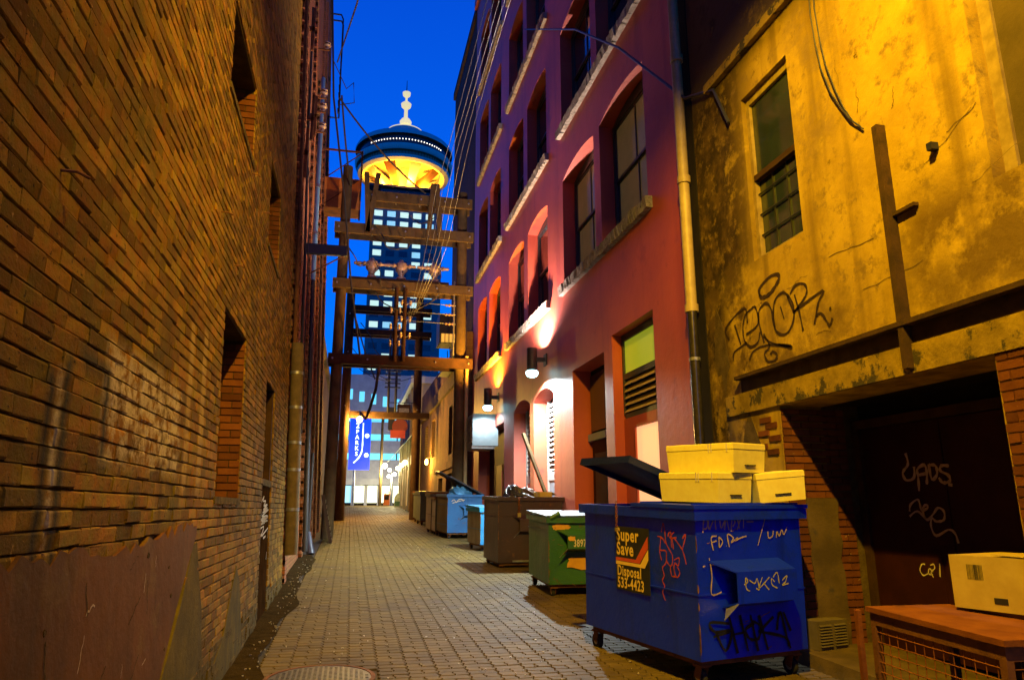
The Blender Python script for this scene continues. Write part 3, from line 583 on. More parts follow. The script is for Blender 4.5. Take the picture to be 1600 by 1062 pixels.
t = thing('fire_ladder', 'dark blue roof ladder rail standing out from the left wall against the sky', 'ladder', (XB - 0.9, 26.3, 22))
xx = XB + KL * 20
MB().tube([(xx, 26.6, 21.5), (xx + 0.42, 26.6, 21.5), (xx + 0.5, 26.6, 21.3), (xx + 0.55, 26.6, 17.0), (xx + 0.1, 26.6, 17.0)], 0.035, 6).tube([(xx, 26.2, 21.5), (xx + 0.42, 26.2, 21.5), (xx + 0.5, 26.2, 21.3), (xx + 0.55, 26.2, 17.0)], 0.035, 6).build('rail', m_black, t)
for k in range(12): MB().tube([(xx + 0.5, 26.2, 17.2 + k * 0.35), (xx + 0.5, 26.6, 17.2 + k * 0.35)], 0.02, 5).build('rung', m_black, t)
# rusted box sign high on brackets
t = thing('hanging_box', 'big orange metal box sign hung on brackets over the alley at left', 'sign', (-0.7, 24, 12))
MB().box(-1.5, -0.2, 24.0, 24.9, 12.0, 13.15).build('box', M('orange_sheet', (0.60, 0.21, 0.04), (0.48, 0.16, 0.03), 5, 0.6, 0.003, 20, streak=((0.2, 0.08, 0.03), 3, 0.55)), t)
fm = MB(); fm.bar((-1.5, 24.05, 14.25), (-0.16, 24.05, 14.25), 0.06); fm.bar((-0.17, 24.05, 14.3), (-0.17, 24.05, 11.6), 0.06); fm.bar((-1.4, 24.05, 13.15), (-0.2, 24.05, 14.2), 0.03); fm.bar((-1.4, 23.98, 12.1), (-0.25, 23.98, 13.1), 0.025)
fm.build('bracket', m_rustbright, t)
# things at the foot of the wall
t = thing('pallet', 'broken wooden pallet leaning on the left wall', 'pallet', (-0.7, 21.7, gz(21.7)))
for k in range(8):
    z = 0.08 + k * 0.155
    MB().bar((-0.42 - 0.21 * z, 21.3, gz(21.3) + z), (-0.42 - 0.21 * z, 21.9, gz(21.7) + z), 0.02, 0.10).build('slat', m_wood, t)
for y in (21.3, 21.9): MB().bar((-0.45, y, gz(y)), (-0.75, y, gz(y) + 1.35), 0.04, 0.08).build('rail', m_woodd, t)
t = thing('drain_shoe', 'short dark drain pipe end standing at the foot of the left wall', 'pipe', (-0.86, 18.0, gz(18)))
MB().tube([(-0.93, 18.1, gz(18) + 2.4), (-0.92, 18.1, gz(18) + 0.5)], 0.04, 10).build('pipe', m_black, t, True)
MB().tube([(-0.92, 18.1, gz(18) + 0.52), (-0.88, 18.0, gz(18) + 0.30), (-0.82, 17.9, gz(18) + 0.03)], [0.06, 0.085, 0.095], 12).build('shoe', M('blue_black_iron', (0.03, 0.035, 0.06), (0.05, 0.05, 0.08), 8, 0.4), t, True)
t = thing('low_building', 'low dark building at the end of the left side behind the poles', 'building', (-1.6, 40, gz(40)))
MB().box(-9, -1.55, 28.2, 55, 0.8, 8.5).build('wall', m_brickC, t)
MB().box(-9.1, -1.4, 28.1, 55.1, 8.5, 8.9).build('parapet', m_concrete, t)

# ------------------------------------------------------------------ timber pole frames over the alley
def pole(x, y, top, r_, label, group, mat=m_wood):
    t = thing('utility_pole', label, 'utility pole', (x, y, gz(y)), group=group)
    MB().tube([(x, y, gz(y) - 0.1), (x, y, top * 0.5), (x, y, top)], [r_, r_ * 0.93, r_ * 0.86], 16).build('pole', mat, t, True)
    for z in (6.35, 8.95, 10.85):
        if z < top: MB().tube([(x, y - r_ - 0.04, z), (x, y + r_ + 0.04, z)], 0.025, 8).build('bolt', m_steel, t)
    return t
P1L = pole(-0.62, 23.2, 13.2, 0.19, 'left timber pole of the near pole frame', 'timber utility poles')
P1R = pole(3.42, 23.2, 12.6, 0.20, 'right timber pole of the near pole frame, beside the red building', 'timber utility poles')
MB().tube([(3.15, 22.95, 6.6), (3.15, 22.95, 9.2)], 0.03, 8).build('conduit', m_steel, P1R, True)
MB().tube([(3.62, 22.95, 0.8), (3.62, 22.95, 6.6)], 0.06, 8).build('conduit', m_pipe_y, P1R, True)
P2L = pole(-0.42, 34.2, 12.6, 0.23, 'left dark pole of the far pole frame', 'timber utility poles', m_woodd)
P2R = pole(3.05, 35.0, 12.2, 0.22, 'right dark pole of the far pole frame', 'timber utility poles', m_woodd)
def beam(name, x0, x1, y, z0, z1, label, mat=m_wood, th=0.11, bolts=True):
    t = thing(name, label, 'cross beam', ((x0 + x1) / 2, y, z0), group='beams across the pole frames')
    MB().box(x0, x1, y - 0.24 - th, y - 0.24, z0, z1).build('plank', mat, t)
    MB().box(x0, x1, y + 0.24, y + 0.24 + th, z0 + 0.01, z1 + 0.01).build('plank', mat, t)
    if bolts:
        for k in range(5):
            x = x0 + 0.14 + (x1 - x0 - 0.28) * k / 4; MB().tube([(x, y - 0.39, (z0 + z1) / 2), (x, y + 0.3, (z0 + z1) / 2)], 0.03, 8).build('bolt', m_steel, t)
    return t
beam('cross_beam', -0.95, 3.78, 23.2, 10.66, 11.02, 'upper twin timber beam of the near pole frame')
b2 = beam('cross_beam', -0.9, 3.78, 23.2, 8.72, 9.04, 'middle twin timber beam carrying the round insulators')
MB().box(-0.4, 2.95, 22.9, 23.5, 9.06, 9.14).build('shelf_plank', m_woodd, b2)
beam('cross_beam', -0.9, 3.80, 23.2, 6.16, 6.5, 'lowest dark brown twin beam of the near pole frame', m_woodd)
beam('cross_beam', 0.1, 3.72, 23.2, 11.9, 12.25, 'topmost short twin beam of the near pole frame')
for i, (x0, x1) in enumerate(((0.15, 0.02), (0.15, 0.42), (2.2, 2.32), (2.6, 2.45))):
    tag(MB().bar((x0, 22.85, 10.7), (x1, 22.85, 12.9 if i < 2 else 12.7), 0.16, 0.1, (0, 1, 0)).build('brace', m_wood), ['left brace rising from the upper beam of the near frame', 'second brace rising from the upper beam of the near frame', 'third brace rising from the upper beam of the near frame', 'right brace rising from the upper beam of the near frame'][i], 'brace', 'timber braces above the upper beam')
for i, (z, lab) in enumerate(((11.25, 'upper dark beam of the far pole frame'), (10.05, 'middle dark beam of the far pole frame'), (6.0, 'lowest dark beam of the far pole frame, by the bright lamp'))):
    beam('cross_beam', -0.6, 3.6, 34.6, z - 0.14, z + 0.14, lab, m_woodd, bolts=False)
for i, x in enumerate((0.36, 1.34, 2.48)):
    t = thing('insulator', ['left', 'middle', 'right'][i] + ' round insulator standing on the middle beam of the near frame', 'insulator', (x, 23.2, 9.14), group='round insulators on the middle beam')
    MB().lathe([(0, 0.78), (0.06, 0.78), (0.1, 0.70), (0.2, 0.64), (0.23, 0.52), (0.2, 0.38), (0.12, 0.30), (0.08, 0.2), (0.16, 0.14), (0.16, 0.0)], (x, 23.2, 9.14), 14).build('body', m_porc, t, True)
    MB().lathe([(0.0, -0.62), (0.05, -0.6), (0.07, -0.42), (0.05, -0.34), (0.09, -0.26), (0.05, -0.18), (0.05, 0.2), (0.09, 0.27), (0.05, 0.34), (0.06, 0.46), (0.0, 0.5)], (x, 23.1, 9.68), 10, 'x').build('arm', m_porc, t, True)
for i, x in enumerate((1.2, 1.48)):
    t = thing('cable_riser', ['left', 'right'][i] + ' vertical cable riser between the middle and lowest beams', 'cable', (x, 22.9, 6.5), group='cable risers on the near frame')
    MB().tube([(x, 22.85, 6.3), (x, 22.85, 8.8)], 0.075, 10).build('riser', m_woodd, t, True)
    for k in range(6):
        z = 6.9 + 0.28 * k; s_ = 0.18 if k % 2 else -0.16
        MB().lathe([(0, 0.1), (0.05, 0.08), (0.03, 0.04), (0.06, 0.0), (0.03, -0.04), (0.03, -0.1)], (x + s_, 22.8, z), 8).build('clamp', m_porc, t, True)
        MB().tube([(x, 22.82, z - 0.08), (x + s_ * 1.1, 22.8, z)], 0.012, 5).build('strap', m_steel, t)
# strung wires
for i in range(3):
    z = [8.35, 8.02, 7.7][i]
    t = thing('strain_wire', ['upper', 'middle', 'lower'][i] + ' of three short wires strung from the cable riser to the right pole', 'wire', (2.4, 22.9, z), group='short wires on the near frame')
    MB().tube([(1.6, 22.85, z), (3.2, 22.85, z - 0.03)], 0.012, 5).build('wire', m_wire, t)
    MB().lathe([(0, -0.16), (0.05, -0.12), (0.02, -0.06), (0.06, 0), (0.02, 0.06), (0.05, 0.12), (0, 0.16)], (2.98, 22.85, z - 0.03), 8, 'x').build('insulator', m_porc, t)
for i, (xa, za, xb, zb) in enumerate(((1.55, 7.55, 1.55, 8.5), (1.62, 7.6, 1.72, 8.85), (1.7, 7.7, 1.88, 9.2), (1.8, 7.9, 2.02, 9.45), (1.86, 7.95, 2.16, 9.65))):
    # the wires climb from the riser, over the alley towards the viewer
    p = [Vector((xa, 22.8, za)), Vector((xa + 0.35 + 0.1 * i, 21.0, za + 1.6)), Vector((xb + 0.25 + 0.05 * i, 17.0, zb + 1.3)), Vector((xb, 12, zb)), Vector((xb - 0.05, 5, zb + 0.1)), Vector((xb - 0.05, -6, zb + 0.3))]
    q = []
    for k in range(len(p) - 1):
        for s_ in range(6): q.append(p[k].lerp(p[k + 1], s_ / 6))
    q.append(p[-1])
    for _ in range(3): q = [q[0]] + [(q[k - 1] + q[k] * 2 + q[k + 1]) / 4 for k in range(1, len(q) - 1)] + [q[-1]]
    cable(q, 0.0065, ['leftmost', 'second', 'third', 'fourth', 'rightmost'][i] + ' of the pale wires sweeping over the alley before the tower', m_wire, group='pale overhead wires', name='overhead_wire', cat='wire')
cable([(-0.95, 20.5, 14.2), (2.05, 22.8, 12.3)], 0.03, 'black cable from the left wall across the tower to the upper beam', sag=0.25)
cable([(-0.5, 23.0, 12.4), (-0.9, 21, 14.6)], 0.03, 'short black cable tying the left pole to the left wall', sag=0.2)
cable([(4.36, 17.6, 15.4), (4.2, 12.5, 11.6), (4.1, 9.9, 9.3), (4.32, 8.1, 7.25), (4.36, 7.4, 6.95), (4.36, 7.1, 6.3)], 0.022, 'black cable drooping across the red building to the yellow wall')
cable([(-0.2, 22.8, 8.0), (0.25, 22.9, 6.6), (0.62, 22.95, 5.7), (0.78, 23.0, 5.9), (0.72, 23.0, 6.2)], 0.025, 'loose cable loop hanging under the lowest beam of the near frame')
t = cable([(0.72, 22.9, 6.1), (0.66, 23, 5.4), (0.52, 24, 4.9), (0.45, 27, 4.9), (0.28, 33.6, 6.0)], 0.05, 'ragged tape wrapped cable hanging towards the bright lamp', m_wood)
for i, (x0, y0, z0, x1, z1) in enumerate(((0.2, 34.2, 12.4, 2.9, 12.8), (0.15, 34.3, 8.2, 2.8, 7.9))):
    cable([(x0, y0, z0), (x1, y0, z1)], 0.018, ['upper', 'lower'][i] + ' thin cable strung across the far pole frame', sag=0.4)
for i, x in enumerate((1.6, 1.95)):
    t = thing('cable_riser', ['left', 'right'][i] + ' slim dark riser on the far pole frame', 'cable', (x, 34.6, 6.1), group='cable risers on the far frame')
    MB().tube([(x, 34.3, 6.1), (x, 34.3, 10.0)], 0.06, 8).build('riser', m_black, t)
    for k in range(5): MB().box(x - 0.2, x + 0.2, 34.2, 34.26, 7.3 + k * 0.2, 7.36 + k * 0.2).build('clamp', m_black, t)

rc = random.Random(17)
for i, (a, b2, lab) in enumerate((((0.3, 22.8, 11.0), (1.7, 22.7, 10.4), 'drooping cable loop under the left half of the upper beam'), ((1.5, 22.7, 11.4), (2.5, 22.6, 11.7), 'tangled jumper wire between the braces above the upper beam'), ((2.2, 22.7, 10.7), (2.9, 22.7, 9.0), 'jumper wire dropping from the upper beam to the right insulator'),
        ((0.4, 22.7, 9.7), (1.2, 22.7, 8.8), 'jumper wire from the left insulator to the cable riser'), ((-0.5, 22.8, 10.6), (0.1, 22.8, 9.6), 'dark cable coil hanging by the left pole under the upper beam'), ((0.5, 22.8, 8.6), (2.6, 22.8, 8.7), 'slack wire under the middle beam'),
        ((0.1, 33.9, 10.4), (2.2, 33.9, 8.0), 'slack cable on the far pole frame'), ((-0.3, 33.9, 9.2), (1.7, 33.9, 7.6), 'second slack cable on the far pole frame'))):
    A, B = Vector(a), Vector(b2); d = rc.uniform(0.3, 0.7); w_ = rc.uniform(-0.2, 0.2)
    cable([A.lerp(B, k / 12) + Vector((w_ * math.sin(k * 0.9), 0.1 * math.sin(k * 1.3), -d * 4 * (k / 12) * (1 - k / 12))) for k in range(13)], rc.uniform(0.012, 0.022), lab)
for i, (y, z, lab) in enumerate(((13.2, 7.5, 'grey wire looping down the wall beside the downpipe'), (16.0, 9.5, 'thin grey wire stapled beside the blue conduit'), (22.4, 10.0, 'thin dark wire on the weathered wall behind the left pole'))):
    cable([(XB + KL * (z - k) + 0.03 + 0.05 * abs(math.sin(k * 1.4)), y + 0.25 * math.sin(k * 0.8), z - k * 0.9) for k in range(8)], 0.014, lab)
cable([(-1.2, 20.0, 15.2), (-0.75, 20.6, 14.6), (-0.55, 21, 15.1), (-0.5, 21.2, 14.5), (-0.95, 20.6, 14.0)], 0.015, 'springy wire loop sticking out of the left wall beside the sky')

# ------------------------------------------------------------------ right: the red building
bR = thing('red_building', 'red and purple painted building with arched windows and chipped stone sills', 'building', (4.6, 17, gz(17)))
WY = [(9.65, 11.78), (12.12, 14.25), (15.55, 17.55), (18.0, 19.95), (21.2, 23.1), (23.5, 25.35)]
FL = [(6.42, 9.06), (10.24, 12.9), (14.28, 16.9), (18.3, 20.9)]
GO = [(9.69, 11.47, 0.2, 4.62), (11.88, 13.79, 0.3, 4.42), (15.25, 17.04, 0.4, 4.42), (17.43, 19.27, 0.5, 4.46), (20.6, 24.9, 0.5, 4.15)]
ops = [(a, b_, c, d) for c, d in FL for a, b_ in WY] + GO
w = MB()
for (a, b_, c, d) in cells(8.3, 26.4, -0.2, 22.9, ops): w.box(RW, RW + 0.42, a, b_, c, d)
# segmental arches fill the upper corners of each opening
def arch(mb, y0, y1, zt, rise, x0, x1):
    n = 8; arc = [(y0 + (y1 - y0) * k / n, zt - rise + rise * math.sin(math.pi * k / n) ** 0.8 if 0 < k < n else zt - rise) for k in range(n + 1)]
    for k in range(n):
        (ya, za), (yb, zb) = arc[k], arc[k + 1]
        if zt - min(za, zb) < 0.002: continue
        mb.hexa([(x0, ya, za), (x1, ya, za), (x1, yb, zb), (x0, yb, zb), (x0, ya, zt + 0.001), (x1, ya, zt + 0.001), (x1, yb, zt + 0.001), (x0, yb, zt + 0.001)])
for c, d in FL:
    for a, b_ in WY: arch(w, a, b_, d, 0.15, RW + 0.0005, RW + 0.419)
for k in (2, 3): arch(w, GO[k][0], GO[k][1], GO[k][3], 0.22, RW + 0.0005, RW + 0.419)
w.build('wall', m_red, bR)
MB().box(RW + 0.62, RW + 9, 8.35, 26.3, 0, 22.6).build('interior', m_dark, bR)
MB().box(RW - 0.12, RW + 9.2, 8.25, 26.45, 22.9, 23.3).build('parapet', m_red, bR)
cw = MB()
rs = random.Random(21)
def sill(y0, y1, z):
    t = MB(); n = 14
    for k in range(n):
        ya, yb = y0 + (y1 - y0) * k / n, y0 + (y1 - y0) * (k + 1) / n; j = lambda: rs.uniform(-0.018, 0.018)
        t.hexa([(RW - 0.10 + j(), ya, z - 0.20 + j()), (RW + 0.02, ya, z - 0.20), (RW + 0.02, yb, z - 0.20), (RW - 0.10 + j(), yb, z - 0.20 + j()), (RW - 0.12 + j(), ya, z - 0.015 + j() * 0.5), (RW + 0.02, ya, z - 0.003), (RW + 0.02, yb, z - 0.003), (RW - 0.12 + j(), yb, z - 0.015 + j() * 0.5)])
    return t
for c, d in FL:
    for (a, b_) in ((9.5, 11.94), (11.95, 14.4), (15.38, 17.76), (17.77, 20.1), (21.0, 23.28), (23.29, 25.5)):
        sill(a, b_, c).build('window_sill', m_stone, bR)
# sash windows: frame, two sashes, glazing bar, panes
def sash_window(y0, y1, z0, z1, x, parent, bars=True, pm=None):
    f_ = MB(); t = 0.075
    f_.box(x, x + 0.10, y0, y0 + t, z0, z1).box(x, x + 0.10, y1 - t, y1, z0, z1).box(x, x + 0.10, y0 + t, y1 - t, z1 - 0.22, z1).box(x, x + 0.10, y0 + t, y1 - t, z0, z0 + 0.06)
    fo = f_.build('window', m_frame, parent)
    zm = (z0 + z1) / 2 - 0.05
    for (za, zb, xo) in ((z0 + 0.06, zm + 0.03, 0.05), (zm, z1 - 0.22, 0.02)):
        s_ = MB(); q = 0.055; xx = x + xo
        s_.box(xx, xx + 0.045, y0 + t, y0 + t + q, za, zb).box(xx, xx + 0.045, y1 - t - q, y1 - t, za, zb).box(xx, xx + 0.045, y0 + t + q, y1 - t - q, za, za + q).box(xx, xx + 0.045, y0 + t + q, y1 - t - q, zb - q, zb)
        if bars: ym = (y0 + y1) / 2; s_.box(xx, xx + 0.04, ym - 0.02, ym + 0.02, za + q, zb - q)
        s_.build('sash', m_frame, fo)
        MB().box(xx + 0.018, xx + 0.026, y0 + t + q, y1 - t - q, za + q, zb - q).build('pane', pm or m_pane, fo)
    return fo
m_tan_pane = M('tan_glow_pane', (0.34, 0.27, 0.14), (0.24, 0.19, 0.10), 0.9, 0.25, emit=(0.5, 0.36, 0.12), estr=0.06, streak=((0.12, 0.09, 0.05), 2.0, 0.5))  # pane reflection put in as a tan tone and a faint glow
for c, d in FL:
    for i, (a, b_) in enumerate(WY): sash_window(a, b_, c, d, RW + 0.28, bR, pm=m_tan_pane if c < 7 and i < 2 else None)
# ground floor openings
# 1: upper light over fixed louvres over a red panel with a glowing pane put in for a bright patch
x = RW + 0.18
mg = M('green_lit_pane', (0.3, 0.4, 0.05), (0.35, 0.42, 0.06), 1.5, 0.3, emit=(0.36, 0.42, 0.02), estr=0.55)
fo = MB().box(x, x + 0.08, 9.69, 9.77, 3.2, 4.62).box(x, x + 0.08, 11.39, 11.47, 3.2, 4.62).box(x, x + 0.08, 9.77, 11.39, 4.5, 4.62).box(x, x + 0.08, 9.77, 11.39, 3.82, 3.92).box(x, x + 0.08, 9.77, 11.39, 3.14, 3.22).build('window', m_frame, bR)
MB().box(x + 0.03, x + 0.04, 9.77, 11.39, 3.92, 4.5).build('pane', mg, fo)
mlv = M('cream_louvre', (0.42, 0.32, 0.16), (0.34, 0.25, 0.12), 6, 0.6)
for k in range(5):
    z = 3.24 + k * 0.117
    MB().hexa([(x - 0.02, 9.77, z), (x + 0.0, 9.77, z), (x + 0.0, 11.39, z), (x - 0.02, 11.39, z), (x + 0.07, 9.77, z + 0.11), (x + 0.09, 9.77, z + 0.11), (x + 0.09, 11.39, z + 0.11), (x + 0.07, 11.39, z + 0.11)]).build('louvre', mlv, fo)
MB().box(x + 0.1, x + 0.12, 9.7, 11.46, 3.15, 4.6).build('backing', m_dark, fo)
MB().box(x, x + 0.2, 9.69, 11.47, 0.2, 3.14).build('panel', m_red, bR)
fo = MB().box(x - 0.06, x, 9.74, 9.78, 1.4, 2.98).box(x - 0.06, x, 10.86, 10.9, 1.4, 2.98).box(x - 0.06, x, 9.78, 10.86, 2.94, 2.98).build('glow_panel', m_red, bR)
MB().box(x - 0.03, x - 0.003, 9.78, 10.86, 1.4, 2.94).build('pane', M('peach_glow_pane', (0.8, 0.6, 0.45), (0.8, 0.58, 0.42), 1, 0.4, emit=(1.0, 0.52, 0.26), estr=0.85), fo)
# 2: recessed door with a transom light
x = RW + 0.40
MB().box(x, x + 0.06, 11.88, 13.79, 0.3, 4.42).build('door_surround', m_dark, bR)
d_ = MB().box(x - 0.06, x - 0.002, 12.3, 13.6, 0.4, 2.95).build('door', m_doorbrown, bR)
MB().box(x - 0.07, x - 0.062, 12.45, 13.45, 1.6, 2.7).build('door_panel', m_black, d_)
MB().box(x - 0.10, x - 0.003, 11.9, 13.77, 2.96, 3.1).build('transom', M('pale_blue_transom', (0.30, 0.36, 0.42), (0.26, 0.3, 0.36), 5, 0.5), bR)
MB().box(x - 0.05, x - 0.04, 11.95, 13.7, 3.15, 4.3).build('transom_light', m_pane, bR)
# 3 and 4: louvred shutters in arched recesses
mwl = M('pale_shutter', (0.40, 0.37, 0.33), (0.32, 0.30, 0.27), 6, 0.6)
for (a, b_, c, d) in GO[2:4]:
    x = RW + 0.40
    MB().box(x + 0.03, x + 0.06, a, b_, c, d).build('backing', m_dark, bR)
    fo = MB().box(x - 0.06, x + 0.02, a, a + 0.1, c, d - 0.1).box(x - 0.06, x + 0.02, b_ - 0.1, b_, c, d - 0.1).box(x - 0.06, x + 0.02, a + 0.1, b_ - 0.1, 2.3, 2.5).build('shutter_frame', mwl, bR)
    for k in range(14):
        z = 2.52 + k * 0.12
        MB().hexa([(x - 0.05, a + 0.1, z), (x - 0.035, a + 0.1, z), (x - 0.035, b_ - 0.1, z), (x - 0.05, b_ - 0.1, z), (x + 0.0, a + 0.1, z + 0.1), (x + 0.015, a + 0.1, z + 0.1), (x + 0.015, b_ - 0.1, z + 0.1), (x + 0.0, b_ - 0.1, z + 0.1)]).build('slat', mwl, fo)
    MB().box(x - 0.04, x + 0.01, a + 0.1, b_ - 0.1, c, 2.3).build('door', m_red if a > 17 else M('grey_lower_door', (0.22, 0.25, 0.28), (0.16, 0.18, 0.2), 6, 0.5), bR)
# 5: wide entry below the air conditioner
x = RW + 0.40
MB().box(x, x + 0.06, 20.6, 24.9, 0.4, 4.2).build('entry_back', m_doorbrown, bR)
MB().box(x - 0.08, x - 0.002, 22.4, 23.3, 0.6, 3.0).build('door', M('yellow_door', (0.55, 0.40, 0.04), (0.48, 0.34, 0.03), 5, 0.5), bR)
MB().box(x - 0.1, x - 0.081, 22.28, 22.38, 0.6, 2.8).build('door_trim', m_red, bR)
for k in range(9): MB().box(x - 0.06, x - 0.003, 20.7 + k * 0.16, 20.78 + k * 0.16, 0.6, 2.4).build('slat', m_red, bR)

# air conditioner box on the red wall
t = thing('air_conditioner', 'boxy window air conditioner hung on the red wall under the far wall lamp', 'air conditioner', (4.0, 22.5, 3.5))
MB().box(3.68, RW + 0.1, 21.95, 23.1, 3.55, 4.55).build('case', M('ac_case', (0.26, 0.30, 0.32), (0.2, 0.24, 0.26), 6, 0.5), t)
for k in range(9): MB().box(3.655, 3.679, 22.05, 23.0, 3.66 + k * 0.095, 3.71 + k * 0.095).build('louvre', m_steel, t)
MB().box(3.66, RW - 0.01, 21.97, 23.08, 3.46, 3.545).build('tray', m_steel, t)

# ------------------------------------------------------------------ wall lamps: tubes open at both ends, a bulb in each end
bulb_c = M('bulb_cool', (0.8, 0.9, 1.0), (0.8, 0.9, 1), 2, 0.3, emit=(0.32, 0.92, 1.0), estr=10)
bulb_p = M('bulb_pink', (1, 0.9, 0.9), (1, 0.9, 0.9), 2, 0.3, emit=(1.0, 0.85, 0.9), estr=6)
bulb_o = M('bulb_amber', (1, 0.8, 0.4), (1, 0.8, 0.4), 2, 0.3, emit=(1.0, 0.55, 0.08), estr=6)
def wall_lamp(y, z0, z1, label, upc, up_e, dn_e, bu):
    xl = RW - 0.34; t = thing('wall_lamp', label, 'wall lamp', (RW, y, z0), group='tube wall lamps on the red building')
    MB().lathe([(0.125, z0), (0.125, z1), (0.115, z1), (0.115, z0), (0.125, z0)], (xl, y, 0), 20).build('tube', m_black, t, True)
    MB().lathe([(0.0, (z0 + z1) / 2), (0.116, (z0 + z1) / 2)], (xl, y, 0), 20).build('divider', m_black, t)
    MB().box(xl + 0.1, RW, y - 0.05, y + 0.05, (z0 + z1) / 2 - 0.05, (z0 + z1) / 2 + 0.05).build('bracket', m_black, t)
    MB().box(RW - 0.03, RW + 0.001, y - 0.12, y + 0.12, (z0 + z1) / 2 - 0.14, (z0 + z1) / 2 + 0.14).build('wall_plate', m_black, t)
    MB().lathe([(0, 0.05), (0.10, 0.02), (0.15, -0.03), (0.15, -0.07), (0.11, -0.13), (0.05, -0.155), (0, -0.16)], (xl, y, z0 - 0.005), 18).build('lower_bulb', bulb_c, t, True)
    MB().lathe([(0, 0.05), (0.035, 0.035), (0.05, 0), (0.035, -0.035), (0, -0.05)], (xl, y, z1 - 0.16), 12).build('upper_bulb', bu, t, True)
    point_light('lower_light', (xl, y, z0 - 0.20), dn_e, (0.80, 0.95, 1.0), 0.05, t, spot=165, aim=(xl, y, 0))
    point_light('upper_light', (xl, y, z1 - 0.05), up_e, upc, 0.04, t, spot=170, aim=(xl, y, 30))
wall_lamp(15.85, 4.80, 5.34, 'near black tube wall lamp shining up and down the red wall', (1.0, 0.74, 0.70), 2400, 2900, bulb_p)
wall_lamp(21.45, 4.74, 5.28, 'far black tube wall lamp glowing amber upward on the red wall', (1.0, 0.46, 0.04), 2600, 170, bulb_o)

# ------------------------------------------------------------------ right: the yellow lit building
bY = thing('stucco_building', 'stained yellow lit stucco building with a graffiti tag above its dark doorway', 'building', (4.6, 5, gz(5)))
DO = (4.0, 6.62, -0.3, 2.70)
W1 = (5.94, 6.86, 4.40, 6.46); W2 = (2.3, 3.78, 3.95, 6.9)
w = MB()
for (a, b_, c, d) in cells(-6, 8.28, -0.3, 15, [DO, W1, W2]): w.box(RW, RW + 0.5, a, b_, c, d)
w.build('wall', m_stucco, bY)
MB().box(RW - 0.07, RW + 0.001, -6, 7.6, 7.0, 7.12).build('string_course', m_lintel, bY)
MB().box(RW - 0.03, RW + 0.001, -6, 7.66, 2.705, 2.94).build('lintel', m_lintel, bY)
MB().box(RW - 0.10, RW + 0.001, -6, 7.32, 3.09, 3.13).build('ledge', m_rustdk, bY)
MB().box(RW - 0.012, RW + 0.001, -6, 7.32, 2.945, 3.089).build('ledge_web', m_rustdk, bY)
cc = MB().box(RW - 0.09, RW - 0.075, 4.70, 4.76, 2.74, 4.9).box(RW - 0.074, RW + 0.001, 4.70, 4.708, 2.74, 4.9).box(RW - 0.074, RW + 0.001, 4.752, 4.76, 2.74, 4.9).build('channel_post', m_rustdk, bY)
MB().box(RW - 0.05, RW + 0.001, 4.46, 4.695, 4.04, 4.07).build('angle_iron', m_rustdk, bY)
m_crack = M('crack_shadow_dirt', (0.14, 0.09, 0.03), (0.09, 0.06, 0.02), 9, 0.9)
# mortar smear, cracked block joints and small chips in the stucco
rr = random.Random(31)
for (y, z, L_, a) in ((4.35, 4.35, 0.5, 0.5), (4.1, 4.5, 0.3, 0.3), (3.95, 4.0, 0.5, 0.2), (5.2, 5.6, 0.25, 1.5), (5.0, 5.2, 0.2, 1.4), (4.6, 5.0, 0.22, 1.3), (6.3, 3.9, 0.35, 0.1), (7.2, 3.3, 0.6, 1.2), (7.55, 4.3, 0.8, 1.5), (7.3, 2.5, 0.4, 1.3), (6.9, 2.4, 0.5, 1.6), (5.6, 4.0, 0.6, 0.05), (5.2, 3.55, 0.7, 0.04), (5.9, 3.3, 0.25, 0.02), (7.4, 5.2, 0.5, 1.5), (7.2, 5.0, 0.2, 0.2)):
    p = [(y, z)]
    for k in range(7): p.append((p[-1][0] - math.cos(a) * L_ / 7 + rr.uniform(-0.02, 0.02), p[-1][1] + math.sin(a) * L_ / 7 + rr.uniform(-0.02, 0.02)))
    MB().ribbon(p, rr.uniform(0.003, 0.008), lambda u, v: (RW - 0.003, u, v)).build('crack', m_crack, bY)
for (y0, z0, n, m_) in ((7.75, 3.5, 9, 0.13), (7.2, 2.3, 6, 0.2)):     # places where the coat has fallen away
    pts = [(y0 + m_ * rr.uniform(0.6, 1.4) * math.cos(k * 6.283 / 11), z0 + n * 0.05 * rr.uniform(0.6, 1.4) * math.sin(k * 6.283 / 11)) for k in range(11)]
    pts = [(u + rr.uniform(-0.05, 0.05), v + rr.uniform(-0.08, 0.08)) for u, v in pts]
    MB().prism(pts, lambda u, v, d: (RW - 0.004 + d, u, v), 0.0, 0.02).build('bare_patch', m_mortar_pale, bY)
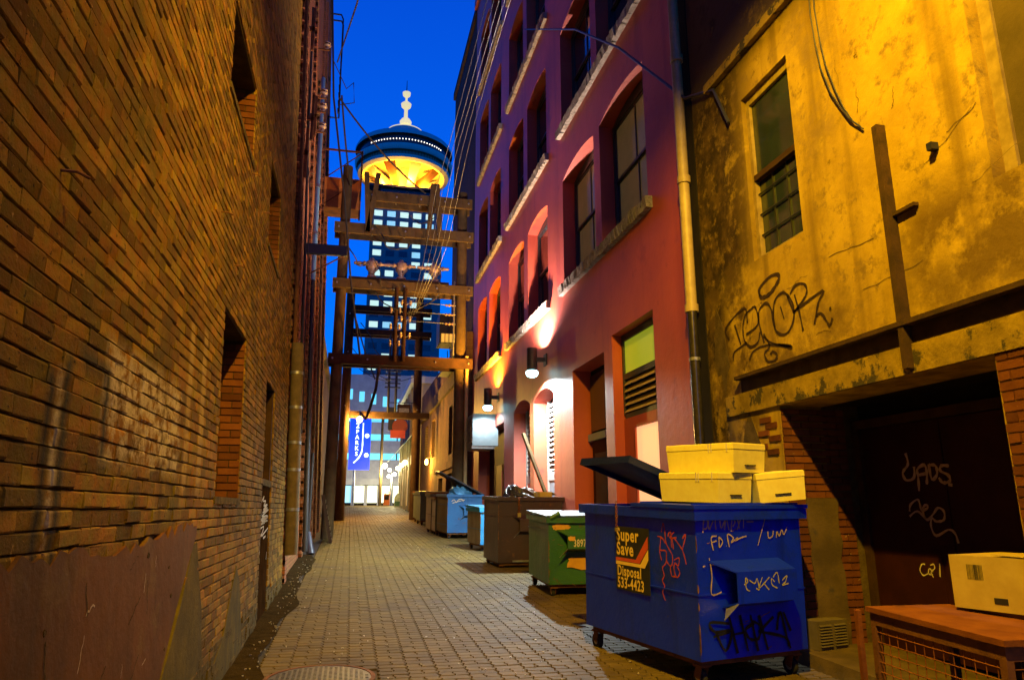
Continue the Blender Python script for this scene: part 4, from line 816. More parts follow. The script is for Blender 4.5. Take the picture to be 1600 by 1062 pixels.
# windows
def old_window(o, bars):
    x = RW + 0.06; y0, y1, z0, z1 = o; t = 0.06
    fo = MB().box(x, x + 0.1, y0, y0 + t, z0, z1).box(x, x + 0.1, y1 - t, y1, z0, z1).box(x, x + 0.1, y0 + t, y1 - t, z1 - 0.1, z1).box(x, x + 0.1, y0 + t, y1 - t, z0, z0 + 0.05).build('window', M('ochre_frame', (0.30, 0.22, 0.09), (0.2, 0.14, 0.06), 8, 0.6), bY)
    zm = (z0 + z1) / 2 - 0.02
    MB().box(x - 0.01, x + 0.06, y0 + t, y1 - t, zm - 0.04, zm + 0.03).build('meeting_rail', m_woodd, fo)
    MB().box(x + 0.04, x + 0.05, y0 + t, y1 - t, zm + 0.03, z1 - 0.1).build('pane', m_pane2, fo)
    MB().box(x + 0.06, x + 0.07, y0 + t, y1 - t, z0 + 0.05, zm - 0.04).build('pane', m_pane2, fo)
    if bars:
        for k in (1, 2): y = y0 + t + (y1 - y0 - 2 * t) * k / 3; MB().box(x + 0.045, x + 0.058, y - 0.008, y + 0.008, z0 + 0.05, zm - 0.04).build('bar', m_black, fo)
        for k in (1, 2, 3): z = z0 + 0.05 + (zm - z0) * k / 4; MB().box(x + 0.03, x + 0.044, y0 + t, y1 - t, z - 0.008, z + 0.008).build('bar', m_black, fo)
m_pane2 = M('dusty_glass', (0.028, 0.042, 0.05), (0.014, 0.022, 0.028), 1.6, 0.05, spec=1.0)
old_window(W1, True)
fo = MB().box(RW + 0.12, RW + 0.2, 3.68, 3.78, 3.95, 6.9).build('window', M('ochre_frame', (0.30, 0.22, 0.09), (0.2, 0.14, 0.06), 8, 0.6), bY)
MB().box(RW + 0.15, RW + 0.17, 2.3, 3.68, 3.95, 6.9).build('pane', M('boarded_panel', (0.10, 0.07, 0.035), (0.07, 0.05, 0.025), 3, 0.7, 0.003, 30), fo)
# recessed entry: soffit, side walls, brick jambs
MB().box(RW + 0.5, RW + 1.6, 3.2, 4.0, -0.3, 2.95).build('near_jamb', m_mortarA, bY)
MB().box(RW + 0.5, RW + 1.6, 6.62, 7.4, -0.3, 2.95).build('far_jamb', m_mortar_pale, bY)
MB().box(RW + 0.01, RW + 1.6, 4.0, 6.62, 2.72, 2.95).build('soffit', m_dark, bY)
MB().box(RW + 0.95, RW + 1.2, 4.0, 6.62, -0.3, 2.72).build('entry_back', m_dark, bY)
var = []
for L_ in (0.10, 0.215):
    for k in range(4):
        j = lambda s_: rr.uniform(-s_, s_); h = 0.03
        t = MB(); t.hexa([(0.004 + j(0.003), -0.012 + j(0.003), -h + j(0.002)), (L_ - 0.004 + j(0.003), -0.012 + j(0.003), -h + j(0.002)), (L_ - 0.004, 0.03, -h), (0.004, 0.03, -h), (0.004 + j(0.003), -0.012 + j(0.003), h + j(0.002)), (L_ - 0.004 + j(0.003), -0.012 + j(0.003), h + j(0.002)), (L_ - 0.004, 0.03, h), (0.004, 0.03, h)])
        me = t.mesh('brick'); me.materials.append(m_jamb); var.append((L_, me))
inv = root_matrix(bY).inverted()
def put_brick(L_, loc, rz=0.0):
    o = bpy.data.objects.new('brick', rr.choice([m_ for l_, m_ in var if l_ == L_])); C.objects.link(o); o.parent = bY; o.matrix_parent_inverse = inv; o.location = loc; o.rotation_euler = (0, 0, rz)
for k in range(34):
    z = 0.28 + k * 0.0715
    row = [(0.0, 0.215), (0.215, 0.215), (0.43, 0.215), (0.645, 0.10)] if k % 2 else [(0.0, 0.10), (0.10, 0.215), (0.315, 0.215), (0.53, 0.215)]
    for (dx, L_) in row:
        if 0.22 < dx + L_ / 2 < 0.52 and z < 1.75: continue          # a rendered strip covers the middle low down
        put_brick(L_, (RW + 0.005 + dx, 6.61, z))
MB().prism([(0.2 + rr.uniform(-0.02, 0.02), 0.25 + q * 0.15) for q in range(11)] + [(0.55 + rr.uniform(-0.03, 0.03), 1.75 - q * 0.15) for q in range(11)], lambda u, v, d: (RW + u, 6.585 + d, v), 0.0, 0.03).build('render_strip', m_concrete, bY)
for k in range(35):                       # right pier beside the entry, bricks facing the alley
    z = 0.25 + k * 0.0715
    for (dy, L_) in ([(0.0, 0.215), (0.215, 0.215), (0.43, 0.10)] if k % 2 else [(0.0, 0.10), (0.10, 0.215), (0.315, 0.215)]):
        put_brick(L_, (RW - 0.004 + rr.uniform(-0.004, 0.004), 3.985 - dy, z), -math.pi / 2)
for (y, z) in ((7.0, 2.58), (6.9, 2.51), (7.05, 2.44), (6.85, 2.37), (7.1, 2.3), (6.9, 2.23), (6.8, 1.9), (6.85, 1.83)):
    put_brick(0.215, (RW - 0.002, y, z), -math.pi / 2)
# graffiti tag
t = MB()
for i, p in enumerate(GRAF['TENOR']): t.ribbon(p, 0.028 if i != 11 else 0.045, lambda u, v: (RW - 0.006, u, v))
t.build('graffiti', m_spray_dark, bY)
# entry step
stp = thing('entry_step', 'low stained concrete step in front of the dark doorway', 'step', (4.5, 5.5, gz(5.5)))
MB().hexa([(4.25, 3.0, gz(3) - 0.05), (5.6, 3.0, gz(3) - 0.05), (5.6, 6.61, gz(6.6) - 0.05), (4.25, 6.75, gz(6.7) - 0.05), (4.28, 3.0, gz(3) + 0.13), (5.6, 3.0, gz(3) + 0.13), (5.6, 6.61, gz(6.6) + 0.13), (4.28, 6.72, gz(6.7) + 0.13)]).build('slab', m_concrete, stp)
# double door with tags
t = thing('double_door', 'dark brown double door with pale tags deep in the entry', 'door', (5.2, 5.3, gz(5.3) + 0.13))
XD = RW + 0.86
for (a, b_) in ((4.35, 5.46), (5.475, 6.5)):
    d_ = MB().box(XD, XD + 0.05, a, b_, 0.33, 2.45).build('door_leaf', m_doorbrown, t)
    MB().box(XD - 0.008, XD - 0.001, a + 0.15, b_ - 0.15, 0.6, 1.2).build('door_panel', m_doorbrown, d_)
MB().box(XD - 0.03, XD + 0.06, 6.505, 6.6, 0.33, 2.55).box(XD - 0.03, XD + 0.06, 4.25, 4.34, 0.33, 2.55).box(XD - 0.03, XD + 0.06, 4.34, 6.505, 2.46, 2.55).build('door_frame', m_woodd, t)
for nm, mt, wd in (('UADS', m_spray_tan, 0.028), ('SCR', m_spray_tan, 0.022), ('CARL', m_spray_white, 0.012)):
    q = MB()
    for p in GRAF[nm]: q.ribbon(p, wd, lambda u, v: (XD - 0.012, u, v))
    q.build('graffiti', mt, t)

# drain pipe between the two buildings
t = thing('drainpipe', 'cream drainpipe with dark lower length between the red and yellow buildings', 'pipe', (4.28, 8.2, gz(8.2)))
MB().tube([(4.29, 8.22, 4.2), (4.29, 8.25, 12)], 0.075, 14).build('upper_pipe', m_pipe_y, t, True)
MB().tube([(4.28, 8.2, gz(8) + 0.1), (4.28, 8.2, 4.2)], 0.065, 14).build('lower_pipe', m_pipe_d, t, True)
for z in (4.16, 6.0, 7.9): MB().tube([(4.29, 8.22, z), (4.29, 8.22, z + 0.1)], 0.092, 14).build('collar', m_pipe_y, t, True)
for z in (3.5, 2.0): MB().tube([(4.28, 8.2, z), (4.28, 8.2, z + 0.04)], 0.075, 12).build('clamp', m_steel, t)
MB().box(RW - 0.015, RW + 0.01, 8.06, 8.30, 0.2, 12).build('dark_gap_strip', m_dark, t)  # dark strip standing in for the shaded gap behind the pipe
for i, (dy, e_) in enumerate(((0.0, 0.0), (0.07, 0.05))):
    cable([(RW - 0.02, 5.36 + dy, 7.0), (RW - 0.03, 5.37 + dy, 6.6), (RW - 0.035, 5.34 + dy, 6.2), (RW - 0.035, 5.30 + dy, 5.9), (RW - 0.03, 5.22 + dy * 0.9, 5.58), (RW - 0.03, 5.13 + dy * 0.7, 5.32 + e_), (RW - 0.03, 5.03 + dy * 0.6, 5.12 + e_), (RW - 0.02, 4.93 + dy * 0.5, 4.99 + e_)], 0.007, ['left', 'right'][i] + ' of two thin wires hanging down the yellow wall', group='wires on the yellow wall')
t = tag(MB().box(RW - 0.07, RW, 4.19, 4.24, 4.40, 4.46).build('junction_box', m_black), 'tiny black junction box on the yellow wall by the far right window', 'junction box')

# sodium street lamp over the near alley: housing open below, on an arm from the right wall
SODIUM = (1.0, 0.58, 0.010)
LPX, LPY, LPZ = 1.05, 1.6, 8.2
t = thing('street_lamp', 'sodium street lamp on a long arm over the near end of the alley', 'street lamp', (LPX, LPY, LPZ))
MB().tube([(RW, LPY, LPZ - 0.5), (3.4, LPY, LPZ + 0.36), (LPX + 0.3, LPY, LPZ + 0.36)], 0.04, 8).build('arm', m_steel, t, True)
MB().box(LPX - 0.37, LPX + 0.37, LPY - 0.47, LPY + 0.47, LPZ + 0.20, LPZ + 0.34).build('housing', m_steel, t)
for a in (-1, 1):
    MB().box(LPX - 0.37, LPX + 0.37, LPY + a * 0.46 - 0.01, LPY + a * 0.46 + 0.01, LPZ - 0.02, LPZ + 0.199).build('skirt', m_black, t)
    MB().box(LPX + a * 0.36 - 0.01, LPX + a * 0.36 + 0.01, LPY - 0.449, LPY + 0.449, LPZ - 0.02, LPZ + 0.199).build('skirt', m_black, t)
point_light('sodium_light', (LPX, LPY, LPZ + 0.10), 5600, SODIUM, 0.07, t, spot=128, aim=(3.5, 7.0, 3.2), blend=1.0)

# ------------------------------------------------------------------ dumpsters
def paintm(name, c, c2, dirt=None, rough=0.5, streak=None):
    return M(name, c, c2, 2.5, rough, 0.016, 3.2, dirt=(dirt or []) + [((0.10, 0.045, 0.02), 4, 0.66, 0.05), ((0.05, 0.03, 0.02), 17, 0.68, 0.04)], streak=streak or (tuple(x * 0.45 for x in c), 6, 0.58))
m_blue = paintm('blue_dumpster_paint', (0.002, 0.026, 0.84), (0.002, 0.02, 0.72), [((0.22, 0.15, 0.10), 11, 0.735, 0.02), ((0.006, 0.025, 0.34), 2.2, 0.53, 0.16), ((0.10, 0.06, 0.05), 30, 0.73, 0.03)], 0.42)
m_green = paintm('green_dumpster_paint', (0.025, 0.12, 0.02), (0.02, 0.09, 0.018), [((0.09, 0.06, 0.02), 5, 0.6, 0.08)])
m_brown = paintm('brown_dumpster_paint', (0.05, 0.022, 0.026), (0.035, 0.018, 0.028), [((0.12, 0.05, 0.02), 6, 0.6, 0.08)])
m_sky = paintm('light_blue_dumpster_paint', (0.02, 0.22, 0.46), (0.02, 0.17, 0.38), [((0.30, 0.34, 0.36), 4, 0.62, 0.05), ((0.14, 0.07, 0.03), 8, 0.68, 0.04)])
m_greyw = paintm('weathered_grey_panel', (0.24, 0.21, 0.16), (0.17, 0.14, 0.10), [((0.26, 0.13, 0.04), 6, 0.62, 0.06)], streak=((0.10, 0.07, 0.05), 9, 0.5))
m_mid = paintm('mid_blue_dumpster_paint', (0.012, 0.13, 0.34), (0.012, 0.10, 0.28), [((0.32, 0.34, 0.34), 5, 0.68, 0.04)])
m_darkside = paintm('dark_rusty_panel', (0.08, 0.05, 0.03), (0.055, 0.035, 0.022))
m_white_bin = paintm('dirty_white_panel', (0.40, 0.33, 0.26), (0.30, 0.24, 0.18))
m_olive_bin = paintm('olive_bin_paint', (0.10, 0.11, 0.05), (0.07, 0.08, 0.04))
m_lidgrey = paintm('pale_blue_lid', (0.04, 0.07, 0.10), (0.03, 0.05, 0.07))

m_scrape = M('scraped_rusty_metal', (0.26, 0.14, 0.07), (0.16, 0.07, 0.03), 30, 0.6)
def dented(w_, h_, fn, th, seed, amt=0.010):
    q = random.Random(seed); nu, nv = 14, 10; mb = MB()
    c = [(q.random(), q.random(), q.uniform(0.08, 0.25), q.uniform(0.3, 1.0) * amt) for _ in range(9)]
    def d(u, v):
        e = min(u, 1 - u, v, 1 - v)
        return 0.0 if e < 1e-6 else sum(a_ * math.exp(-((u - x) ** 2 + (v - y) ** 2) / (s_ * s_)) for x, y, s_, a_ in c) * min(1, e * 6) + 0.0015 * math.sin(u * 23 + seed) * math.sin(v * 19)
    vs = [fn(u / nu * w_, v / nv * h_, max(0.0, d(u / nu, v / nv))) for v in range(nv + 1) for u in range(nu + 1)]
    o = len(vs); vs += [fn(u * w_, v * h_, th + 0.03) for u, v in ((0, 0), (1, 0), (1, 1), (0, 1))]
    fs = [(v * (nu + 1) + u, v * (nu + 1) + u + 1, (v + 1) * (nu + 1) + u + 1, (v + 1) * (nu + 1) + u) for v in range(nv) for u in range(nu)]
    fs.append((o + 3, o + 2, o + 1, o))
    B_ = list(range(nu + 1)); T_ = [nv * (nu + 1) + u for u in range(nu + 1)]; L_ = [v * (nu + 1) for v in range(nv + 1)]; R_ = [v * (nu + 1) + nu for v in range(nv + 1)]
    fs += [tuple(B_[::-1] + [o, o + 1]), tuple(T_ + [o + 2, o + 3]), tuple(L_ + [o + 3, o]), tuple(R_[::-1] + [o + 1, o + 2])]
    return mb.add(vs, fs)
def caster(parent, x, y, h0, rz=0.0):
    r_ = h0 * 0.40
    c = MB().box(x - 0.055, x + 0.055, y - 0.055, y + 0.055, h0 - 0.02, h0).bar((x - 0.035, y, h0 - 0.02), (x - 0.035, y + 0.03, r_), 0.008, 0.07, (0, 1, 0)).bar((x + 0.035, y, h0 - 0.02), (x + 0.035, y + 0.03, r_), 0.008, 0.07, (0, 1, 0)).build('caster', m_rust, parent)
    MB().lathe([(0.0, -0.024), (r_ * 0.9, -0.024), (r_, -0.012), (r_, 0.012), (r_ * 0.9, 0.024), (0.0, 0.024)], (x, y + 0.03, r_), 16, 'x').build('wheel', m_rubber, c, True)
    MB().lathe([(0.0, -0.026), (r_ * 0.45, -0.026), (r_ * 0.45, 0.026), (0, 0.026)], (x, y + 0.03, r_), 10, 'x').build('hub', m_steel, c)

def dumpster(label, loc, th, Wd, D, h0, h1, mat, side=None, pocket=None, casters=True, rim=0.06, rim_mat=None, lean_=0.0, seams=(0.42,)):
    """built in its own coordinates: x across the front (towards the camera), y back, origin at the near left bottom corner"""
    t = thing('dumpster', label, 'dumpster', loc, th, 'dumpsters along the right wall', slope=True)
    LOCAL[0] = True
    k = 0.012; side = side or mat
    dented(Wd, h1 - 0.002 - h0, lambda u, v, d: (u, d, h0 + v), k, len(label)).build('front_panel', mat, t, True); MB().box(0, Wd, D - k, D, h0, h1 - 0.002).build('back_panel', mat, t)
    dented(D - 2 * k, h1 - 0.004 - h0, lambda u, v, d: (-0.001 + d, D - k - u, h0 + v), k, len(label) + 5).build('side_panel', side, t, True); MB().box(Wd - k, Wd + 0.001, k, D - k, h0, h1 - 0.004).build('side_panel', side, t)
    MB().box(k, Wd - k, k, D - k, h0, h0 + 0.02).build('floor_plate', m_rust, t)
    rm = rim_mat or mat
    MB().box(-rim * 0.7, Wd + rim * 0.7, -rim * 0.7, 0.02, h1 - rim * 1.3, h1).box(-rim * 0.7, Wd + rim * 0.7, D - 0.02, D + rim * 0.7, h1 - rim * 1.3, h1).box(-rim * 0.7, 0.02, 0.021, D - 0.021, h1 - rim * 1.3, h1 - 0.001).box(Wd - 0.02, Wd + rim * 0.7, 0.021, D - 0.021, h1 - rim * 1.3, h1 - 0.001).build('rim', rm, t)
    for q in seams:
        z = h0 + (h1 - h0) * q
        MB().box(-0.008, Wd + 0.008, -0.008, D + 0.008, z, z + 0.012).build('weld_seam', mat, t)
    q = random.Random(len(label) * 3)
    for _ in range(9):                       # paint knocked off along the corner and the bottom edge
        z = q.uniform(h0, h1 - 0.2); L_ = q.uniform(0.03, 0.16); w_ = q.uniform(0.003, 0.010)
        MB().add([(-0.0035, 0.0, z), (-0.0035, w_, z + L_ * 0.4), (-0.0035, 0.001, z + L_), (w_ * 0.8, -0.0035, z + L_ * 0.7), (w_, -0.0035, z + L_ * 0.2), (-0.0035, -0.0035, z), (-0.0035, -0.0035, z + L_)], [(0, 1, 2), (0, 2, 6, 5), (5, 6, 3, 4)]).build('scrape', m_scrape, t)
    for _ in range(7):
        x = q.uniform(0.02, Wd - 0.2); z = q.choice([q.uniform(h0, h0 + 0.06), q.uniform(h0 + 0.1, h1 - 0.15)]); L_ = q.uniform(0.03, 0.14); a_ = q.uniform(-0.5, 0.5)
        MB().ribbon([(x + L_ * k_ / 4, z + a_ * L_ * k_ / 4 + q.uniform(-0.004, 0.004)) for k_ in range(5)], q.uniform(0.003, 0.008), lambda u, v: (u, -0.003, v)).build('scratch', m_scrape, t)
    MB().box(0.05, Wd - 0.05, 0.05, D - 0.05, h0 - 0.05, h0 - 0.001).build('skid', m_rust, t)
    if casters:
        for cx in (0.09, Wd - 0.09):
            for cy in (0.10, D - 0.10): caster(t, cx, cy, h0 - 0.04)
    if pocket:
        x0, x1, z0, z1, p = pocket
        q = MB()
        q.hexa([(x0, -p, z0), (x1, -p, z0), (x1, -p + 0.012, z0), (x0, -p + 0.012, z0), (x0, -p, z1), (x1, -p, z1), (x1, -p + 0.012, z1), (x0, -p + 0.012, z1)])
        q.hexa([(x0, -p + 0.012, z1 - 0.012), (x1, -p + 0.012, z1 - 0.012), (x1, 0.001, z1 + 0.06), (x0 - 0.13, 0.001, z1 + 0.06), (x0, -p + 0.012, z1), (x1, -p + 0.012, z1), (x1, 0.001, z1 + 0.075), (x0 - 0.13, 0.001, z1 + 0.075)])
        q.hexa([(x0, -p + 0.012, z0), (x1, -p + 0.012, z0), (x1, 0.001, z0 - 0.06), (x0, 0.001, z0 - 0.06), (x0, -p + 0.012, z0 + 0.012), (x1, -p + 0.012, z0 + 0.012), (x1, 0.001, z0 - 0.045), (x0, 0.001, z0 - 0.045)])
        po = q.build('fork_pocket', mat, t)
        MB().add([(x0, -p, z0), (x0 - 0.12, -p * 0.75, z0 - 0.13), (x0 + 0.02, -0.02, z0 - 0.06), (x0, -p, z0 + 0.006), (x0 - 0.12, -p * 0.75, z0 - 0.124), (x0 + 0.02, -0.02, z0 - 0.054)], [(0, 1, 2), (3, 5, 4), (0, 3, 4, 1), (1, 4, 5, 2), (2, 5, 3, 0)]).build('flare', m_steel, po)
    LOCAL[0] = False
    return t
class local:
    def __enter__(s): LOCAL[0] = True
    def __exit__(s, *a): LOCAL[0] = False

m_lidnavy = paintm('navy_black_lid', (0.004, 0.012, 0.10), (0.004, 0.009, 0.06))
# 1: the near blue dumpster
TH1 = math.radians(13.1)
d1 = dumpster('big dark blue dumpster in front, with disposal company sign and foam boxes on its lid', (2.9, 5.77, gz(5.77)), TH1, 1.22, 1.79, 0.235, 1.46, m_blue, pocket=(0.255, 0.93, 0.70, 0.955, 0.2), rim=0.07)
with local():
    lid = MB().box(-0.06, 1.28, -0.06, 0.86, 1.462, 1.495).build('near_lid', m_blue, d1)
    MB().box(0.0, 1.24, 0.02, 0.05, 1.496, 1.51).box(0.0, 1.24, 0.76, 0.79, 1.496, 1.51).build('lid_rib', m_blue, lid)
    # far lid swung part open about the right-hand edge
    a = math.radians(19)
    P = lambda u, v, d: (1.26 - u * math.cos(a) + d * math.sin(a), v, 1.49 + u * math.sin(a) + d * math.cos(a))
    q = MB().prism([(0, 0.0), (1.34, 0.0), (1.34, 1), (0, 1)], lambda u, v, d: P(u, 0.93 + v * 0.92, d), 0.0, 0.022); ol = q.build('far_lid', m_lidnavy, d1)
    q = MB()
    for (u0, u1, v0, v1) in ((0.0, 1.34, 0.93, 0.95), (0.0, 1.34, 1.83, 1.85), (1.31, 1.34, 0.951, 1.829)): q.prism([(u0, v0), (u1, v0), (u1, v1), (u0, v1)], P, -0.05, -0.001)
    q.build('lid_flange', m_lidnavy, ol)
    MB().bar((0.55, 0.96, 1.44), (0.50, 0.96, 1.72), 0.02).build('lid_prop', m_black, d1)
    # sign on the long left face (x = 0): u runs along y
    FX = lambda d: (lambda u, v: (-d, u, v))
    sg = MB().box(-0.012, -0.002, 0.655, 1.195, 0.665, 1.262).build('sign_board', m_black, d1)
    my = M('sign_yellow', (0.85, 0.60, 0.10), (0.80, 0.55, 0.09), 20, 0.5); mr = M('sign_red', (0.62, 0.09, 0.03), (0.55, 0.08, 0.03), 20, 0.5)
    tx = MB()
    T = lambda y0, z0: (lambda u, v: (-0.016, y0 - u, z0 + v))
    text_into(tx, 'Super', 0.17, T(1.178, 1.128), 0.0045, sx=0.84, space=1.12); text_into(tx, 'Save', 0.17, T(1.178, 0.995), 0.0045, sx=0.84, space=1.12)
    text_into(tx, 'Disposal', 0.135, T(1.172, 0.80), 0.0035, sx=0.76, space=1.12); text_into(tx, '533-4423', 0.135, T(1.172, 0.688), 0.0035, sx=0.76, space=1.12)
    tx.build('lettering', my, sg)
    MB().prism([(1.195, 0.965), (0.86, 0.965), (0.665, 1.19), (0.665, 1.08), (0.80, 0.935), (1.195, 0.935)], lambda u, v, d: (-0.0135 - d, u, v), 0, 0.002).build('red_chevron', mr, sg)
    MB().prism([(1.195, 0.93), (0.79, 0.93), (0.665, 1.07), (0.665, 0.975), (0.72, 0.90), (1.195, 0.90)], lambda u, v, d: (-0.0135 - d, u, v), 0, 0.002).build('yellow_chevron', my, sg)
    q = MB()
    for p in GRAF['RED']: q.ribbon(p, 0.012, FX(0.0035))
    q.build('red_tag', m_spray_red, d1)
    FY = lambda d: (lambda u, v: (u * 0.97, -d, v))
    for nm, mt, wd, d in (('PR', m_spray_tan, 0.011, 0.004), ('FD', m_spray_tan, 0.011, 0.004), ('BAR', m_spray_tan, 0.011, 0.006), ('JR', m_spray_tan, 0.010, 0.004), ('LL', m_spray_tan, 0.011, 0.010), ('SHOKA', m_spray_black, 0.024, 0.012), ('PES', M('yellow_marker', (0.45, 0.42, 0.12), (0.36, 0.33, 0.1), 20, 0.6), 0.010, 0.204)):
        q = MB()
        for p in GRAF[nm]:
            if nm == 'SHOKA': p = [(u, min(v, 0.625)) for u, v in p]
            q.ribbon(p, wd, FY(d))
        q.build('graffiti', mt, d1)
    ch = MB()
    for k in range(11): ch.lathe([(0.012, -0.004), (0.016, 0), (0.012, 0.004), (0.008, 0), (0.012, -0.004)], (-0.062, 1.10 + 0.004 * (k % 2), 1.49 - k * 0.022), 8, 'x' if k % 2 else 'y')
    ch.build('chain', m_rustbright, d1)
    MB().box(-0.075, -0.052, 1.085, 1.115, 1.215, 1.25).build('padlock', M('brass', (0.5, 0.36, 0.1), (0.4, 0.28, 0.08), 9, 0.4, metallic=0.6), d1)

# foam boxes on the lid
def foam_box(label, lx_, ly, lz, rz, w_, l_, h_, tilt=0.0):
    m = root_matrix(d1) @ Matrix.Translation((lx_, ly, lz)) @ Matrix.Rotation(rz, 4, 'Z') @ Matrix.Rotation(tilt, 4, 'Y')
    o = bpy.data.objects.new('foam_box', None); C.objects.link(o); o.matrix_basis = m; tag(o, label, 'foam box', 'foam boxes on the blue dumpster')
    with local():
        hb = h_ * 0.78; c = 0.006
        MB().hexa([(0.012, 0.012, 0), (w_ - 0.012, 0.012, 0), (w_ - 0.012, l_ - 0.012, 0), (0.012, l_ - 0.012, 0), (0, 0, hb), (w_, 0, hb), (w_, l_, hb), (0, l_, hb)]).build('box', m_foam, o)
        MB().box(-0.004, w_ + 0.004, -0.004, l_ + 0.004, hb + 0.003, h_ - c).hexa([(-0.004, -0.004, h_ - c), (w_ + 0.004, -0.004, h_ - c), (w_ + 0.004, l_ + 0.004, h_ - c), (-0.004, l_ + 0.004, h_ - c), (0.003, 0.003, h_), (w_ - 0.003, 0.003, h_), (w_ - 0.003, l_ - 0.003, h_), (0.003, l_ - 0.003, h_)]).build('lid', m_foam, o)
        MB().box(w_ * 0.35, w_ * 0.68, -0.004, 0.012, hb * 0.30, hb * 0.34).build('slot', m_dark, o)
        for x in (0.08, 0.3, 0.34): MB().box(-0.006, -0.003, l_ * x, l_ * x + 0.012, hb - 0.02, h_).build('tape', m_spray_white, o)
    return o
foam_box('lower left yellow lit foam box under the other two on the blue dumpster', 0.30, 0.03, 1.512, 0.10, 0.44, 0.74, 0.265)
foam_box('yellow lit foam box lying on top of the other two', 0.47, 0.00, 1.779, 0.16, 0.46, 0.80, 0.265)
foam_box('right tilted yellow lit foam box at the wall end of the lid', 0.77, 0.02, 1.505, -0.36, 0.46, 0.52, 0.265, -0.09)

# 2: green dumpster
d2 = dumpster('dark green dumpster with stencilled number and pale blue lid', (3.0, 10.78, gz(10.78)), math.radians(-2), 1.36, 1.45, 0.19, 1.17, m_green, pocket=(0.25, 1.1, 0.72, 0.92, 0.18), seams=(0.78,))
with local():
    MB().hexa([(-0.03, 0.0, 1.175), (1.39, 0.0, 1.175), (1.39, 1.5, 1.20), (-0.03, 1.5, 1.20), (-0.03, 0.0, 1.20), (1.39, 0.0, 1.20), (1.39, 1.5, 1.23), (-0.03, 1.5, 1.23)]).build('lid', m_lidgrey, d2)
    MB().tube([(0.02, -0.03, 1.16), (0.16, -0.05, 1.24)], 0.035, 8).build('lid_handle', m_green, d2)
    q = MB(); text_into(q, '3897', 0.15, lambda u, v: (0.34 + u, -0.184, 0.755 + v), 0.003, sx=0.62, space=1.1); q.build('lettering', m_spray_white, d2)
    my2 = M('yellow_paint_patch', (0.60, 0.33, 0.04), (0.5, 0.26, 0.04), 9, 0.6, dirt=[((0.16, 0.1, 0.03), 12, 0.62, 0.05)])
    q = random.Random(2)
    for (u0, u1, v0, v1) in ((0.04, 0.34, 0.985, 1.08), (0.27, 0.9, 0.40, 0.60), (0.26, 0.38, 0.83, 0.91)):
        n = 26; pl = [((u0 + u1) / 2 + (u1 - u0) / 2 * math.copysign(abs(math.cos(k * 6.283 / n)) ** 0.6, math.cos(k * 6.283 / n)) * q.uniform(0.75, 1.1), (v0 + v1) / 2 + (v1 - v0) / 2 * math.copysign(abs(math.sin(k * 6.283 / n)) ** 0.5, math.sin(k * 6.283 / n)) * q.uniform(0.7, 1.08)) for k in range(n)]
        dd = 0.183 if v0 == 0.83 else 0.004
        MB().prism(pl, lambda u, v, d: (u, -dd - d, v), 0, 0.001).build('paint_patch', my2, d2)
    MB().box(0.25, 0.5, -0.012, -0.003, 0.98, 1.0).build('weld_strip', m_green, d2)
    MB().bar((0.62, -0.03, 0.96), (0.86, -0.05, 1.13), 0.03).build('latch_bar', m_green, d2)

# 3: brown dumpster heaped with rubbish
d3 = dumpster('tall brown dumpster heaped with rubbish and a propped plank', (2.98, 14.5, gz(14.5)), math.radians(3), 1.38, 1.25, 0.12, 1.42, m_brown, pocket=(0.42, 1.1, 0.74, 0.98, 0.12), casters=True, seams=(0.7,))
with local():
    ch = MB()
    for k in range(9): ch.lathe([(0.016, -0.006), (0.024, 0), (0.016, 0.006), (0.010, 0), (0.016, -0.006)], (0.42, -0.06, 1.40 - k * 0.034), 8, 'x' if k % 2 else 'y')
    ch.build('chain', m_rustbright, d3)
    MB().box(0.385, 0.455, -0.085, -0.05, 1.02, 1.10).build('padlock', bpy.data.materials['brass'], d3)
    MB().box(0.3, 1.3, -0.03, -0.01, 0.135, 0.17).build('skid_bar', m_steel, d3)
def lump(name, label, cat, c, rad, mat, seed, group=None):
    q = random.Random(seed); mb = MB(); n, m_ = 14, 9; vs = []; fs = []
    for i in range(m_ + 1):
        ph = math.pi * i / m_
        for k in range(n):
            a_ = 2 * math.pi * k / n; rr_ = 1 + q.uniform(-0.22, 0.22)
            vs.append((c[0] + rad[0] * rr_ * math.sin(ph) * math.cos(a_), c[1] + rad[1] * rr_ * math.sin(ph) * math.sin(a_), c[2] + rad[2] * rr_ * math.cos(ph)))
    for i in range(m_):
        for k in range(n): fs.append((i * n + k, (i + 1) * n + k, (i + 1) * n + (k + 1) % n, i * n + (k + 1) % n))
    return tag(mb.add(vs, fs).build(name, mat), label, cat, group)
m_bag = M('black_plastic', (0.02, 0.018, 0.016), (0.03, 0.028, 0.025), 6, 0.22, 0.03, 14)
z3 = gz(14.8) + 1.38
lump('rubbish_bag', 'black rubbish bag heaped at the left of the brown dumpster', 'rubbish bag', (3.38, 14.85, z3 + 0.09), (0.20, 0.25, 0.19), m_bag, 4)
lump('rubbish_bag', 'brown black rubbish bag in the middle of the brown dumpster', 'rubbish bag', (3.66, 14.95, z3 + 0.06), (0.26, 0.28, 0.16), M('brown_plastic', (0.07, 0.035, 0.015), (0.04, 0.02, 0.012), 9, 0.4, 0.03, 18), 6)
